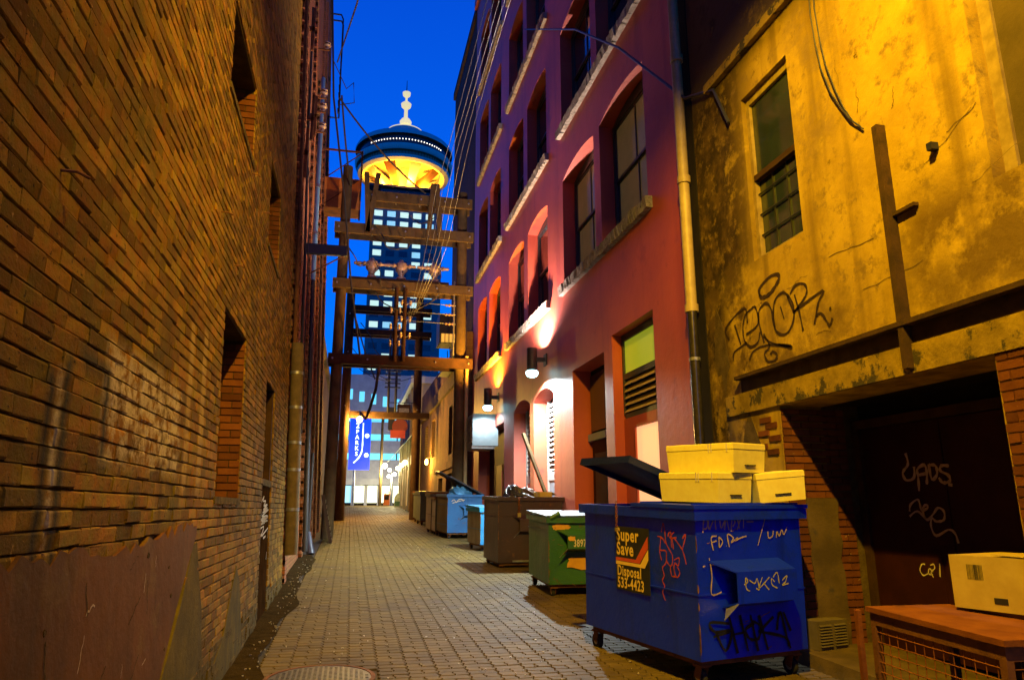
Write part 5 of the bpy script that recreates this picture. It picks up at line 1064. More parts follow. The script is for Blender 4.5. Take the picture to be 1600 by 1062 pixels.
def carton(label, c, sz, rz, mat=m_card, name='cardboard_box'):
    t = thing(name, label, 'box', c, rz)
    with local():
        x, y, z = sz
        MB().box(-x / 2, x / 2, -y / 2, y / 2, 0, z).build('box', mat, t)
        MB().box(-x / 2 - 0.002, x / 2 + 0.002, -0.025, 0.025, 0.05 * z, z + 0.003).build('tape', m_spray_tan, t)
        MB().hexa([(x / 2, -y / 2, z - 0.004), (x / 2 + 0.12, -y / 2, z - 0.07), (x / 2 + 0.12, y / 2, z - 0.07), (x / 2, y / 2, z - 0.004), (x / 2, -y / 2, z), (x / 2 + 0.12, -y / 2, z - 0.066), (x / 2 + 0.12, y / 2, z - 0.066), (x / 2, y / 2, z)]).build('flap', mat, t)
    return t
carton('orange brown carton on the rubbish in the brown dumpster', (3.98, 14.7, z3 - 0.02), (0.30, 0.25, 0.16), 0.3)
carton('small pale carton behind the bags in the brown dumpster', (3.72, 15.3, z3 + 0.02), (0.34, 0.25, 0.2), -0.2, m_foam, 'pale_carton')
tag(MB().bar((4.18, 14.9, z3 - 0.1), (3.78, 15.6, z3 + 1.45), 0.09, 0.05).build('plank', m_wood), 'long wooden plank leaning out of the brown dumpster', 'plank')

# 4: light blue bin with a weathered grey side
d4 = dumpster('small light blue dumpster with weathered grey side', (3.28, 18.2, gz(18.2)), math.radians(10), 1.0, 1.0, 0.18, 1.06, m_sky, side=m_greyw, pocket=(0.3, 0.85, 0.55, 0.72, 0.12))
with local():
    MB().hexa([(-0.05, -0.04, 1.065), (1.05, -0.04, 1.065), (1.05, 1.04, 1.08), (-0.05, 1.04, 1.08), (-0.05, -0.04, 1.10), (1.05, -0.04, 1.10), (1.05, 1.04, 1.14), (-0.05, 1.04, 1.14)]).build('lid', m_sky, d4)
    MB().box(0.05, 0.7, -0.006, -0.001, 0.95, 1.03).build('paint_patch', M('peeling_tan', (0.42, 0.26, 0.14), (0.36, 0.2, 0.1), 9, 0.6), d4)
# 5: mid blue dumpster with the lid thrown back
d5 = dumpster('mid blue dumpster with black lid thrown half open and bags inside', (3.0, 22.45, gz(22.45)), math.radians(6), 1.12, 1.45, 0.2, 1.36, m_mid, side=m_darkside, pocket=(0.5, 1.0, 0.72, 0.95, 0.12), seams=(0.2, 0.72))
with local():
    a = math.radians(27); P = lambda u, v, d: (1.22 - u * math.cos(a) + d * math.sin(a), v, 1.38 + u * math.sin(a) + d * math.cos(a))
    MB().prism([(0, 0.75), (1.5, 0.75), (1.5, 1.45), (0, 1.45)], P, 0, 0.04).build('lid', m_black, d5)
    MB().prism([(0, 0.03), (1.25, 0.03), (1.25, 0.7), (0, 0.7)], lambda u, v, d: P(u, v, d - 0.06), 0, 0.04).build('lid', m_black, d5)
    q = MB()
    for p in ([(0.12, 1.15), (0.2, 1.2), (0.28, 1.12), (0.34, 1.2), (0.45, 1.22), (0.5, 1.14)], [(0.15, 1.1), (0.3, 1.14), (0.55, 1.2)]): q.ribbon(p, 0.02, lambda u, v: (u, -0.01, v))
    q.build('graffiti', m_spray_white, d5)
lump('rubbish_bag', 'pale blue rubbish bag bulging out of the mid blue dumpster', 'rubbish bag', (3.45, 22.95, gz(23) + 1.38), (0.38, 0.4, 0.24), M('blue_plastic', (0.10, 0.32, 0.55), (0.08, 0.26, 0.48), 6, 0.35, 0.02, 12), 8)
# 6-8: further bins
d6 = dumpster('dirty white dumpster with rust red lid behind the mid blue one', (2.78, 25.1, gz(25.1)), math.radians(4), 1.3, 1.0, 0.15, 1.33, m_darkside, side=m_white_bin)
with local(): MB().box(-0.05, 1.35, -0.05, 1.05, 1.335, 1.39).build('lid', m_rustbright, d6)
d7 = dumpster('narrow dark bin squeezed behind the mid blue dumpster', (2.82, 24.12, gz(24.1)), math.radians(2), 0.9, 0.8, 0.15, 1.24, m_black, side=m_white_bin, rim_mat=m_rust)
d8 = dumpster('olive dumpster at the far end of the row', (2.9, 30.2, gz(30.2)), math.radians(3), 1.2, 1.3, 0.2, 1.32, m_olive_bin)
with local(): MB().box(-0.05, 1.25, -0.05, 1.35, 1.325, 1.38).build('lid', m_olive_bin, d8)
d9 = dumpster('second olive dumpster just beyond the last of the row', (2.95, 32.2, gz(32.2)), math.radians(3), 1.2, 1.2, 0.2, 1.30, m_olive_bin)
with local(): MB().box(-0.05, 1.25, -0.05, 1.25, 1.305, 1.36).build('lid', m_rust, d9)

# ------------------------------------------------------------------ bottom right corner: rusty cage, cardboard box, air conditioner
t = thing('rusty_cage', 'rusty orange steel mesh cage with a flat solid top', 'cage', (3.72, 3.64, gz(3.6)), math.radians(-2), slope=True)
with local():
    Wc, Dc, Hc = 0.67, 1.15, 0.80
    MB().box(-0.02, Wc + 0.02, -0.02, Dc + 0.02, Hc - 0.035, Hc).build('top', m_rustbright, t)
    for (x, y) in ((0, 0), (Wc - 0.05, 0), (0, Dc - 0.05), (Wc - 0.05, Dc - 0.05)): MB().box(x, x + 0.05, y, y + 0.05, 0.02, Hc - 0.036).build('post', m_rust, t)
    for q in ((0.051, Wc - 0.051, 0.0, 0.03, Hc - 0.12, Hc - 0.036), (0.0, 0.03, 0.051, Dc - 0.051, Hc - 0.12, Hc - 0.036), (0.0, 0.03, 0.051, Dc - 0.051, 0.05, 0.1), (0.051, Wc - 0.051, 0, 0.03, 0.05, 0.1)): MB().box(*q).build('rail', m_rust, t)
    g = MB()
    for k in range(1, 14): y = Dc * k / 14; g.tube([(0.015, y, 0.1), (0.015, y, Hc - 0.1)], 0.004, 4)
    for k in range(1, 9): z = 0.1 + (Hc - 0.2) * k / 9; g.tube([(0.012, 0.05, z), (0.012, Dc - 0.05, z)], 0.004, 4)
    g.build('side_mesh', m_rustbright, t)
    g = MB()
    for k in range(1, 12): x = Wc * k / 12; g.tube([(x, 0.015, 0.1), (x, 0.015, Hc - 0.1)], 0.004, 4)
    for k in range(1, 9): z = 0.1 + (Hc - 0.2) * k / 9; g.tube([(0.05, 0.012, z), (Wc - 0.05, 0.012, z)], 0.004, 4)
    g.build('front_mesh', m_rustbright, t)
    MB().bar((-0.07, Dc + 0.02, 0.02), (-0.10, Dc + 0.0, Hc - 0.02), 0.035).build('gate_edge', m_rustbright, t)
t = thing('cardboard_box', 'cardboard carton with printed marks standing beside the rusty cage top', 'box', (4.62, 4.18, gz(4.2) + 0.83), math.radians(14))
with local():
    MB().box(-0.24, 0.40, -0.2, 0.42, 0.0, 0.36).build('box', m_card, t)
    MB().hexa([(-0.245, -0.2, 0.362), (0.40, -0.2, 0.362), (0.40, 0.12, 0.372), (-0.245, 0.12, 0.372), (-0.245, -0.2, 0.366), (0.40, -0.2, 0.366), (0.40, 0.12, 0.376), (-0.245, 0.12, 0.376)]).build('flap', m_card, t)
    q = MB(); r2 = random.Random(4)
    for k in range(14): q.box(-0.243, -0.2405, 0.30 - k * 0.008, 0.30 - k * 0.008 - r2.uniform(0.002, 0.006), 0.2, 0.3)
    q.build('barcode', m_black, t, kind='stuff')
    MB().box(-0.243, -0.2405, 0.05, 0.14, 0.05, 0.09).build('printed_mark', m_black, t)
t = thing('small_air_conditioner', 'small louvred air conditioner casing standing on the entry step', 'air conditioner', (4.42, 6.36, gz(6.4) + 0.132), math.radians(14))
with local():
    mac = M('dusty_grey_casing', (0.14, 0.11, 0.05), (0.10, 0.08, 0.038), 6, 0.7)
    MB().box(0.0, 0.42, 0.0, 0.24, 0.0, 0.26).build('case', mac, t)
    for k in range(8):
        z = 0.03 + k * 0.026
        for (a, b_) in ((0.03, 0.19), (0.23, 0.39)):
            MB().hexa([(a, -0.016, z), (b_, -0.016, z), (b_, -0.001, z), (a, -0.001, z), (a, -0.006, z + 0.014), (b_, -0.006, z + 0.014), (b_, -0.001, z + 0.014), (a, -0.001, z + 0.014)]).build('louvre', mac, t)

# ------------------------------------------------------------------ beyond the red building
t = thing('dark_building', 'tall dark building behind the right pole, with barred lit window box', 'building', (4.6, 30, gz(30)))
m_dkb = brick_wall_mat('dark_brick', (0.10, 0.07, 0.06), (0.075, 0.05, 0.045), (0.06, 0.05, 0.04))
MB().box(RW + 0.05, 13, 26.5, 33.4, 8.4, 22.8).build('wall', m_dkb, t)
MB().box(RW - 0.05, 13, 26.5, 33.5, 22.8, 23.2).build('parapet', m_dkb, t)
MB().box(3.45, RW + 0.06, 29.6, 30.8, 8.6, 9.9).build('vent_box', m_black, t)
fo = MB().box(3.5, 4.2, 29.58, 29.6, 8.62, 9.0).build('glow_panel', M('amber_lit_pane', (0.9, 0.6, 0.2), (0.9, 0.5, 0.15), 3, 0.4, emit=(1.0, 0.5, 0.06), estr=0.8), t)
for k in range(4): MB().box(3.5 + k * 0.175, 3.53 + k * 0.175, 29.56, 29.579, 8.62, 9.0).build('bar', m_black, fo)
for k in range(5): MB().tube([(3.9, 26.7 + k * 0.8, 7.4), (3.9, 27.1 + k * 0.8, 8.4)], 0.02, 5).build('fire_escape_strut', m_black, t)
MB().box(3.6, RW + 0.05, 26.6, 31, 7.34, 7.4).build('fire_escape_deck', m_black, t)
t = thing('brown_building', 'low brown brick building with shop back windows beyond the red one', 'building', (4.3, 38, gz(38)))
XE = 4.15
opsE = [(28.0, 29.2, 3.9, 6.0), (30.0, 31.2, 3.9, 6.0), (29.0, 31.8, 1.0, 3.1), (33.0, 34.6, 1.0, 3.0), (36.5, 38.0, 4.2, 6.2), (40, 41.5, 4.2, 6.2)]
w = MB()
for (a, b_, c, d) in cells(26.5, 44, 0.4, 8.38, opsE): w.box(XE, XE + 0.4, a, b_, c, d)
w.build('wall', m_brickC, t)
MB().box(XE + 0.4, 12, 26.6, 43.9, 0.4, 8.3).build('interior', m_dark, t)
MB().box(XE - 0.12, XE + 0.001, 26.6, 44, 6.7, 7.3).build('cornice', m_concrete, t)
MB().box(XE - 0.08, XE + 0.001, 26.6, 36, 3.3, 3.6).build('band', m_brickC, t)
for (a, b_, c, d) in opsE:
    fo = MB().box(XE + 0.2, XE + 0.28, a, a + 0.08, c, d).box(XE + 0.2, XE + 0.28, b_ - 0.08, b_, c, d).box(XE + 0.2, XE + 0.28, a, b_, d - 0.1, d).build('window', m_frame, t)
    MB().box(XE + 0.23, XE + 0.24, a + 0.08, b_ - 0.08, c, d - 0.1).build('pane', m_pane, fo)
MB().tube([(XE - 0.1, 27.6, 0.9), (XE - 0.1, 27.6, 8.0)], 0.07, 8).build('drainpipe', m_pipe_y, t, True)
t = thing('wall_lantern', 'small warm wall lantern glowing on the low brown building', 'wall lamp', (XE, 38.4, 4.0))
MB().box(XE - 0.18, XE, 38.35, 38.45, 4.22, 4.28).build('bracket', m_black, t)
MB().lathe([(0, 0.2), (0.06, 0.17), (0.09, 0.05), (0.07, -0.1), (0, -0.14)], (XE - 0.2, 38.4, 4.02), 12).build('globe', M('lantern_glow', (1, 0.8, 0.4), (1, 0.8, 0.4), 1, 0.3, emit=(1.0, 0.68, 0.2), estr=10), t, True)
point_light('lantern_light', (XE - 0.5, 38.0, 4.0), 750, (1.0, 0.55, 0.06), 0.1, t)
t = thing('corner_building', 'pale lit two storey corner building at the far right end of the alley', 'building', (3.9, 50, gz(50)))
XF = 3.75
MB().box(XF + 0.05, 13, 44.1, 57.5, 0.5, 9.3).build('wall', M('cream_render', (0.42, 0.36, 0.22), (0.34, 0.29, 0.18), 2, 0.7, 0.003, 20), t)
MB().box(XF - 0.35, 13, 44.0, 57.8, 9.3, 9.75).build('cornice', M('pale_cornice', (0.55, 0.58, 0.5), (0.46, 0.5, 0.44), 4, 0.6), t)
for k in range(5):
    y = 45 + k * 2.5; fo = MB().box(XF + 0.0, XF + 0.06, y, y + 1.2, 6.3, 8.3).build('window', m_frame, t); MB().box(XF - 0.01, XF - 0.001, y + 0.1, y + 1.1, 6.4, 8.2).build('pane', m_pane, fo)
    fo = MB().box(XF + 0.0, XF + 0.06, y, y + 1.4, 1.7, 4.2).build('shop_window', m_frame, t); MB().box(XF - 0.01, XF - 0.001, y + 0.1, y + 1.3, 1.8, 4.1).build('pane', M('warm_shop_light', (0.9, 0.7, 0.4), (0.9, 0.7, 0.4), 1, 0.4, emit=(1.0, 0.62, 0.2), estr=0.5) if k % 2 else m_pane, fo)
for k in range(6):                       # lit shop fronts, lamps and pilasters along the corner building
    y = 44.3 + k * 2.2
    MB().box(XF - 0.12, XF + 0.049, y, y + 0.35, 1.4, 9.29).build('pilaster', bpy.data.materials['cream_render'], t)
    fo = MB().box(XF - 0.02, XF + 0.048, y + 0.45, y + 2.1, 4.35, 4.95).build('fascia', M('fascia_light', (0.8, 0.7, 0.4), (0.6, 0.5, 0.3), 3, 0.4, emit=((1.0, 0.75, 0.3), (0.5, 0.9, 1.0), (1.0, 0.35, 0.2))[k % 3], estr=0.6), t)
t = thing('awning', 'blue and white striped awning over the far corner shop', 'awning', (3.4, 49, 5))
m_aw = M('awning_blue', (0.04, 0.22, 0.6), (0.03, 0.18, 0.5), 3, 0.6); m_aww = M('awning_white', (0.7, 0.75, 0.6), (0.65, 0.7, 0.55), 3, 0.6, emit=(0.75, 0.9, 0.45), estr=0.35)
for k in range(4):
    q0, q1 = k / 4, (k + 1) / 4
    MB().hexa([(XF - 0.95 * q1, 43.5, 6.2 - 1.1 * q1), (XF - 0.95 * q0, 43.5, 6.2 - 1.1 * q0), (XF - 0.95 * q0, 56.5, 6.2 - 1.1 * q0), (XF - 0.95 * q1, 56.5, 6.2 - 1.1 * q1), (XF - 0.95 * q1, 43.5, 6.25 - 1.1 * q1), (XF - 0.95 * q0, 43.5, 6.25 - 1.1 * q0), (XF - 0.95 * q0, 56.5, 6.25 - 1.1 * q0), (XF - 0.95 * q1, 56.5, 6.25 - 1.1 * q1)]).build('stripe', m_aw if k % 2 == 0 else m_aww, t)
for i, y in enumerate((46.5, 49.5, 53.5)):
    tag(MB().lathe([(0, 0.17), (0.12, 0.12), (0.17, 0), (0.12, -0.12), (0, -0.17)], (XF - 0.35, y, 4.5), 12).build('globe_lamp', M('warm_globe', (1, 0.9, 0.6), (1, 0.9, 0.6), 1, 0.3, emit=(1.0, 0.8, 0.35), estr=8), None, True), ['nearest', 'middle', 'farthest'][i] + ' small glowing globe lamp under the blue awning', 'lamp', 'globe lamps under the awning')
    point_light('globe_light', (XF - 0.6, y, 4.4), 90, (1.0, 0.75, 0.3), 0.15)
t = thing('hanging_sign', 'red and black hanging signs over the far corner shop', 'sign', (3.2, 46, 6))
MB().box(2.35, 3.3, 45.9, 46.0, 6.0, 6.5).build('red_panel', M('red_sign', (0.5, 0.05, 0.02), (0.45, 0.04, 0.02), 3, 0.5, emit=(0.8, 0.06, 0.01), estr=0.35), t)
MB().lathe([(0.0, 0), (0.5, 0)], (2.95, 45.93, 6.75), 20, 'y').lathe([(0.5, -0.04), (0.5, 0.04)], (2.95, 45.95, 6.75), 20, 'y').build('disc', M('brick_red_sign', (0.4, 0.06, 0.02), (0.35, 0.05, 0.02), 3, 0.5), t)
MB().box(2.2, 2.62, 46.05, 46.15, 6.5, 8.0).build('dark_panel', m_black, t); MB().box(2.75, 3.6, 46.05, 46.15, 7.25, 8.2).build('dark_panel', m_woodd, t)
MB().box(2.85, 3.5, 46.0, 46.04, 7.45, 7.95).build('picture', m_stone, t)
MB().tube([(3.75, 46.1, 8.3), (2.1, 46.1, 8.3)], 0.03, 6).build('bracket', m_black, t)
# bright bare lamp hung from the far frame
t = thing('hanging_lamp', 'bright bare orange lamp hanging under the lowest far beam', 'lamp', (0.28, 34.0, 5.8))
MB().lathe([(0, 0.16), (0.12, 0.1), (0.15, 0), (0.1, -0.12), (0, -0.16)], (0.28, 34.0, 5.72), 14).build('bulb', M('hot_amber', (1, 0.8, 0.4), (1, 0.8, 0.4), 1, 0.3, emit=(1.0, 0.62, 0.16), estr=14), t, True)
MB().tube([(0.28, 34.0, 5.87), (0.28, 34.2, 6.02)], 0.05, 8).build('cap', m_black, t)
point_light('amber_light', (0.28, 34.0, 5.45), 2000, (1.0, 0.56, 0.1), 0.12, t)

# ------------------------------------------------------------------ street and parkade
ZS = gz(YEND)
struct(MB().box(-60, 60, 57.0, 73, ZS - 0.03, ZS + 0.0).build('street', M('lit_asphalt', (0.07, 0.065, 0.06), (0.09, 0.085, 0.08), 3, 0.6)))
struct(MB().box(-60, 60, 73.01, 79, ZS - 0.02, ZS + 0.12).build('pavement', m_concrete))
pk = thing('parkade', 'pale concrete parking building with ribbon windows at the end of the alley', 'building', (2, 79, ZS))
m_pk = M('pale_concrete', (0.36, 0.35, 0.34), (0.29, 0.28, 0.28), 1.5, 0.8, 0.003, 12)
m_rib = M('cyan_lit_glass', (0.2, 0.5, 0.6), (0.1, 0.4, 0.5), 0.7, 0.2, emit=(0.14, 0.66, 0.85), estr=1.1)
m_ribb = M('blue_lit_glass', (0.05, 0.2, 0.5), (0.05, 0.2, 0.5), 0.7, 0.2, emit=(0.02, 0.22, 0.75), estr=0.6)
cen, Rr = (6.0, 130.0), 54.0
def arcbox(mb, a0, a1, z0, z1, r0, r1, n=6):
    for k in range(n):
        p = [a0 + (a1 - a0) * q / n for q in (k, k + 1)]
        pts = [(cen[0] + r_ * math.sin(a_), cen[1] - r_ * math.cos(a_)) for r_, a_ in ((r0, p[0]), (r0, p[1]), (r1, p[1]), (r1, p[0]))]
        mb.hexa([(x, y, z0) for x, y in pts] + [(x, y, z1) for x, y in pts])
A0, A1 = -0.30, 0.14
for (za, zb) in ((4.6, 6.55), (7.25, 8.55), (9.25, 10.5), (11.2, 15.6)): arcbox(q := MB(), A0, A1, za, zb, Rr, Rr - 0.5, 20); q.build('facade_band', m_pk, pk)
arcbox(q := MB(), A0, A1, ZS, 15.5, Rr - 0.6, Rr - 12, 20); q.build('core', m_dark, pk)
for (za, zb) in ((6.56, 7.24), (8.56, 9.24), (10.51, 11.19)):
    n = 16
    for k in range(n):
        a0 = A0 + (A1 - A0) * k / n; arcbox(q := MB(), a0 + 0.0012, a0 + (A1 - A0) / n - 0.0012, za, zb, Rr - 0.2, Rr - 0.3, 2); q.build('window', m_rib if (k * 7 + int(za)) % 5 else m_ribb, pk)
for k, a0 in enumerate((-0.125, -0.102, -0.079, -0.056, -0.033)): arcbox(q := MB(), a0, a0 + 0.010, 12.9 - k * 0.25, 14.0 - k * 0.25, Rr + 0.03, Rr + 0.001, 1); q.build('window', m_rib, pk)
m_shop = M('white_shop_light', (0.9, 0.9, 0.7), (0.85, 0.85, 0.7), 0.8, 0.3, emit=(0.92, 1.0, 0.72), estr=1.5, dirt=[((0.2, 0.2, 0.15), 1.2, 0.62, 0.05)])
m_shopb = M('blue_shop_light', (0.4, 0.7, 0.9), (0.3, 0.6, 0.9), 0.8, 0.3, emit=(0.3, 0.75, 1.0), estr=0.8)
for k in range(18):
    a0 = A0 + (A1 - A0) * k / 18; arcbox(q := MB(), a0 + 0.002, a0 + 0.020, ZS + 0.4, 3.9, Rr - 0.25, Rr - 0.35, 2); q.build('shop_window', m_shopb if k in (6, 7) else m_shop, pk)
    arcbox(q := MB(), a0 + 0.0205, a0 + 0.026, ZS + 0.1, 4.59, Rr, Rr - 0.4, 1); q.build('column', m_pk, pk)
arcbox(q := MB(), A0, A1, 3.95, 4.58, Rr + 0.8, Rr - 0.3, 20); q.build('canopy', m_pk, pk)
# vertical blue parking sign
t = thing('parking_sign', 'tall glowing blue parking sign with vertical white letters', 'sign', (0.8, 66, 4.9))
ms = M('sign_blue_glow', (0.01, 0.05, 0.6), (0.01, 0.05, 0.55), 0.6, 0.3, emit=(0.002, 0.05, 1.0), estr=1.5)
mw = M('sign_white_glow', (0.8, 0.9, 1), (0.8, 0.9, 1), 1, 0.3, emit=(0.75, 0.95, 1.0), estr=2.2)
SY = 66.0
MB().box(-0.25, 1.62, SY, SY + 0.4, 5.0, 9.75).build('panel', ms, t)
q = MB()
for k, c_ in enumerate('2PARKS'): text_into(q, c_, 0.50 if k else 0.66, lambda u, v: (0.42 + u, SY - 0.02, 8.75 - k * 0.50 + v), 0.012, 'CENTER')
q.build('lettering', mw, t)
q = MB().ribbon([(0.92, 9.2), (0.92, 8.0), (0.92, 7.0), (0.85, 6.5), (0.62, 6.05), (0.2, 5.6)], 0.10, lambda u, v: (u, SY - 0.02, v)); q.build('swoosh', mw, t)
for z in (8.05, 6.3): MB().lathe([(0, 0), (0.2, 0)], (1.30, SY - 0.03, z), 14, 'y').build('roundel', mw, t)
MB().tube([(0.3, SY + 0.2, ZS), (0.3, SY + 0.2, 5.0)], 0.08, 8).build('post', m_steel, t)
# street furniture
t = thing('lamp_post', 'tall slim street lamp post at the end of the alley with glowing globes', 'street lamp', (2.35, 57.5, ZS))
MB().tube([(2.35, 57.6, ZS), (2.3, 57.6, 9.2)], [0.14, 0.09], 10).build('post', m_concrete, t, True)
mgl = M('globe_white', (1, 1, 0.8), (1, 1, 0.8), 1, 0.3, emit=(1.0, 0.95, 0.55), estr=9)
for (x, z) in ((2.62, 4.9),): 
    MB().lathe([(0, 0.22), (0.15, 0.15), (0.22, 0), (0.15, -0.15), (0, -0.22)], (x, 57.5, z), 14).build('globe', mgl, t, True)
    MB().tube([(2.34, 57.6, z - 0.1), (x, 57.5, z - 0.27)], 0.03, 6).build('arm', m_black, t)
    point_light('globe_light', (x, 57.1, z - 0.4), 1600, (1.0, 0.85, 0.45), 0.28, t)
t = thing('lamp_post', 'second short lamp post with two globes across the street', 'street lamp', (3.9, 70, ZS))
MB().tube([(3.9, 70, ZS), (3.9, 70, 5.0)], 0.08, 8).build('post', m_black, t, True)
for (x, z) in ((3.65, 5.2), (3.6, 4.6), (4.15, 4.8)): MB().lathe([(0, 0.18), (0.13, 0.13), (0.18, 0), (0.13, -0.13), (0, -0.18)], (x, 69.9, z), 12).build('globe', mgl, t, True)
point_light('globe_light', (3.7, 69.4, 4.2), 3200, (1.0, 0.9, 0.5), 0.3, t)
t = thing('newspaper_box', 'orange newspaper box beside the lamp post', 'newspaper box', (2.85, 57, ZS))
mo = M('orange_box', (0.7, 0.16, 0.02), (0.6, 0.13, 0.02), 4, 0.4)
MB().box(2.62, 3.08, 57.1, 57.55, ZS + 0.1, ZS + 0.95).build('case', mo, t); MB().hexa([(2.6, 57.05, ZS + 0.95), (3.1, 57.05, ZS + 0.95), (3.1, 57.6, ZS + 0.95), (2.6, 57.6, ZS + 0.95), (2.64, 57.2, ZS + 1.1), (3.06, 57.2, ZS + 1.1), (3.06, 57.58, ZS + 1.16), (2.64, 57.58, ZS + 1.16)]).build('hood', mo, t); MB().box(2.68, 3.02, 57.08, 57.099, ZS + 0.5, ZS + 0.85).build('window', m_pane, t)
t = thing('sandwich_board', 'white and green sandwich board standing at the alley mouth', 'sign', (3.9, 55, gz(55)))
MB().prism([(3.45, 0.0), (4.2, 0.0), (4.2, 0.7), (4.0, 1.0), (3.65, 1.0), (3.45, 0.7)], lambda u, v, d: (u - 0.15, 54.9 + d + v * 0.12, gz(55) + v), 0, 0.04).build('board', M('board_cream', (0.55, 0.55, 0.4), (0.3, 0.35, 0.2), 5, 0.6), t)
MB().prism([(3.5, 0.08), (4.15, 0.08), (4.15, 0.42), (3.5, 0.42)], lambda u, v, d: (u - 0.15, 54.88 + d + v * 0.12, gz(55) + v), 0, 0.01).build('green_panel', M('board_green', (0.03, 0.12, 0.04), (0.03, 0.1, 0.04), 4, 0.5), t)

# ------------------------------------------------------------------ distant tower
TX, TY = 14.6, 262.0
t = thing('observation_tower', 'office tower with round lit observation deck and white mast against the sky', 'tower', (TX, TY, 0))
m_tw = M('tower_concrete', (0.16, 0.17, 0.18), (0.13, 0.14, 0.15), 0.2, 0.7)
m_pod = M('pod_grey', (0.30, 0.32, 0.35), (0.26, 0.28, 0.31), 0.3, 0.5)
m_poddk = M('pod_glass', (0.012, 0.012, 0.015), (0.02, 0.018, 0.016), 0.5, 0.2)
BX0, BX1, BY0 = 2.7, 29.5, 253.0
MB().box(BX0, BX1, BY0, 276, 0, 117.5).build('office_block', m_tw, t)
MB().box(BX0 + 3, BX1 - 3, BY0 + 2, 274, 117.5, 121.5).build('plant_room', m_poddk, t)
m_win = [M('office_light_white', (0.8, 0.9, 0.8), (0.6, 0.75, 0.7), 1.5, 0.3, emit=(0.72, 0.98, 0.55), estr=0.85), M('office_light_cool', (0.6, 0.8, 0.8), (0.3, 0.5, 0.5), 1.2, 0.3, emit=(0.36, 0.74, 0.72), estr=0.8), M('office_dark_glass', (0.01, 0.02, 0.03), (0.015, 0.03, 0.04), 1, 0.15)]
wm = []
for m_ in m_win:
    q = MB().box(-1.55, 1.55, -0.06, 0, -1.12, 1.12); me = q.mesh('window'); me.materials.append(m_); wm.append(me)
inv = root_matrix(t).inverted(); r3 = random.Random(14)
lit = {0: '11111', 1: '11111', 2: '11111', 3: '01000', 4: '11110', 5: '00010', 6: '00001', 7: '11001', 8: '01011', 9: '01111', 10: '11010', 11: '00000', 12: '11100', 13: '11111', 14: '00000', 15: '01010', 16: '00000', 17: '01000', 18: '00100', 19: '01000'}
for row in range(27):
    z = 114.0 - row * 3.95
    if z < 12: break
    for c_ in range(5):
        l_ = lit.get(row, '00000')[c_] == '1' or r3.random() < (0.28 if row < 14 else 0.08)
        o = bpy.data.objects.new('window', wm[(0 if r3.random() < 0.72 else 1) if l_ else 2]); C.objects.link(o); o.parent = t; o.matrix_parent_inverse = inv
        o.location = (5.3 + c_ * 4.85, BY0 - 0.01, z)
# pod
N = 64
MB().lathe([(16.3, 129.3), (17.9, 129.8), (18.3, 130.9)], (TX, TY, 0), N).build('lower_ring', m_pod, t, True)
MB().lathe([(18.3, 130.9), (17.6, 131.0), (17.6, 132.6), (18.6, 132.7)], (TX, TY, 0), N).build('lower_gallery', M('pod_bronze', (0.12, 0.10, 0.06), (0.08, 0.07, 0.045), 0.9, 0.4), t, True)
q = MB()
for k in range(90):
    a_ = k * math.pi / 45; q.box(TX + 17.65 * math.cos(a_) - 0.1, TX + 17.65 * math.cos(a_) + 0.1, TY + 17.65 * math.sin(a_) - 0.1, TY + 17.65 * math.sin(a_) + 0.1, 131.0, 132.6)
q.build('gallery_mullions', m_poddk, t, kind='stuff')
MB().lathe([(18.6, 132.7), (19.1, 133.2), (19.3, 134.9)], (TX, TY, 0), N).build('middle_ring', m_pod, t, True)
MB().lathe([(19.3, 134.9), (18.0, 135.0), (17.9, 139.0), (19.2, 139.1)], (TX, TY, 0), N).build('window_band', m_poddk, t, True)
MB().lathe([(19.2, 139.1), (19.3, 139.9), (18.6, 141.3), (16.5, 142.6), (0.01, 147.0)], (TX, TY, 0), N).build('upper_ring', m_pod, t, True)
q = MB()
for k in range(26):
    a_ = -math.pi / 2 + (k - 12.5) * 0.066; q.box(TX + 18.0 * math.cos(a_) - 0.17, TX + 18.0 * math.cos(a_) + 0.17, TY + 18.0 * math.sin(a_) - 0.17, TY + 18.0 * math.sin(a_) + 0.17, 136.9, 137.25)
q.build('deck_lights', M('deck_light', (1, 0.95, 0.8), (1, 0.95, 0.8), 1, 0.3, emit=(1, 0.9, 0.65), estr=3), t, kind='stuff')
MB().lathe([(16.3, 129.3), (15.2, 129.6), (14.6, 131.5), (5.5, 131.8), (5.0, 117)], (TX, TY, 0), N).build('lit_soffit', M('soffit_paint', (0.8, 0.66, 0.3), (0.75, 0.6, 0.26), 0.4, 0.6), t, True)
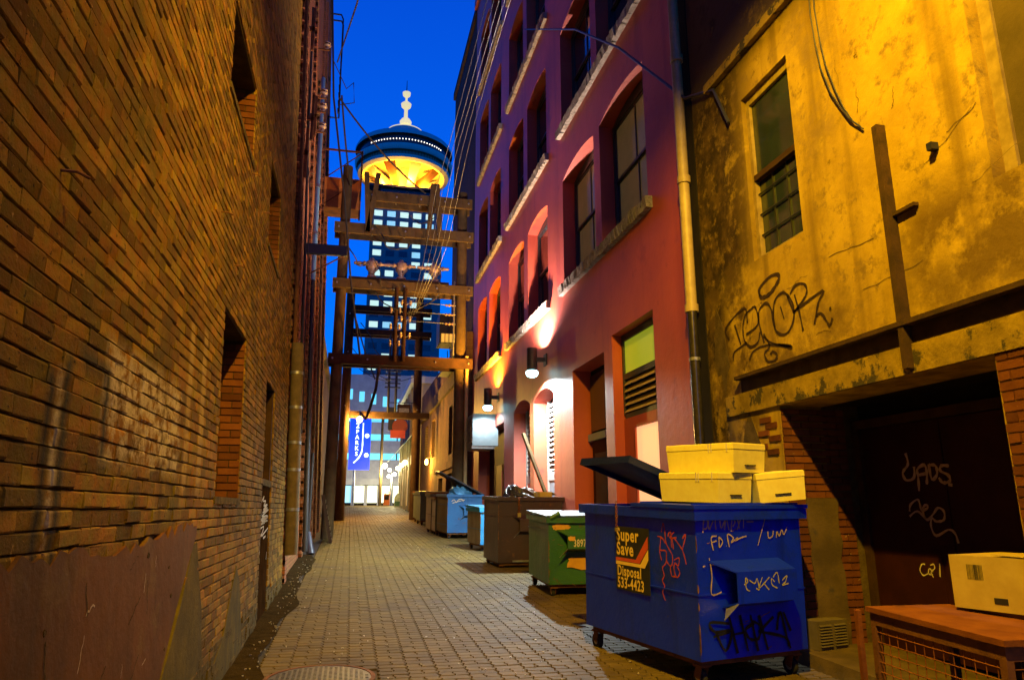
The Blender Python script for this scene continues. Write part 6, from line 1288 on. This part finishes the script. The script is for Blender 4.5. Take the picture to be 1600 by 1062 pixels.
MB().box(TX - 14, TX + 14, TY - 8.5, TY + 13, 121.6, 122.3).build('roof_slab', m_poddk, t)
m_strut = M('strut_brown', (0.22, 0.10, 0.03), (0.16, 0.07, 0.02), 0.5, 0.7)
for k in range(8):
    a_ = k * math.pi / 4 + 0.3; p0 = Vector((TX + 5 * math.cos(a_), TY + 5 * math.sin(a_), 122)); p1 = Vector((TX + 14.4 * math.cos(a_), TY + 14.4 * math.sin(a_), 131.4))
    s0 = Vector((-math.sin(a_), math.cos(a_), 0)) * 2.6
    MB().add([p0 - s0 * 0.3, p0 + s0 * 0.3, p1 + s0, p1 - s0, p0 + Vector((0, 0, 5))], [(0, 1, 2, 3), (0, 4, 1), (1, 4, 2), (2, 4, 3), (3, 4, 0)]).build('strut', m_strut if k % 2 else bpy.data.materials['soffit_paint'], t)
for k in range(6):
    a_ = -math.pi / 2 + (k - 2.5) * 0.5
    point_light('soffit_light', (TX + 9.5 * math.cos(a_), TY + 9.5 * math.sin(a_), 124.2), 12000, (1.0, 0.45, 0.03), 0.4, t)
mm = M('mast_white_glow', (0.8, 0.7, 0.3), (0.75, 0.64, 0.28), 0.5, 0.5, emit=(1.0, 0.80, 0.36), estr=0.72)  # floodlit look of the mast put in as its own glow
MB().lathe([(7.6, 148.8), (7.4, 149.4), (3.0, 150.8), (1.2, 151.2), (0.9, 152.6)], (TX, TY, 0), 32).build('mast_base', mm, t, True)
MB().lathe([(0.9, 152.4), (2.2, 153.0), (2.4, 154.6), (1.6, 155.8), (0.8, 156.2), (0.7, 160.2), (1.9, 161.4), (2.1, 162.6), (1.2, 163.4), (0.45, 163.6), (0.45, 165.6), (1.5, 166.6), (1.65, 167.8), (0.6, 168.4), (0.0, 168.5)], (TX, TY, 0), 24).build('mast', mm, t, True)
MB().tube([(TX, TY, 168.4), (TX, TY, 173.5)], [0.22, 0.1], 8).build('antenna', m_black, t)
# support of mast
MB().lathe([(7.6, 140), (7.6, 148.8)], (TX, TY, 0), 32).build('mast_drum', m_pod, t, True)
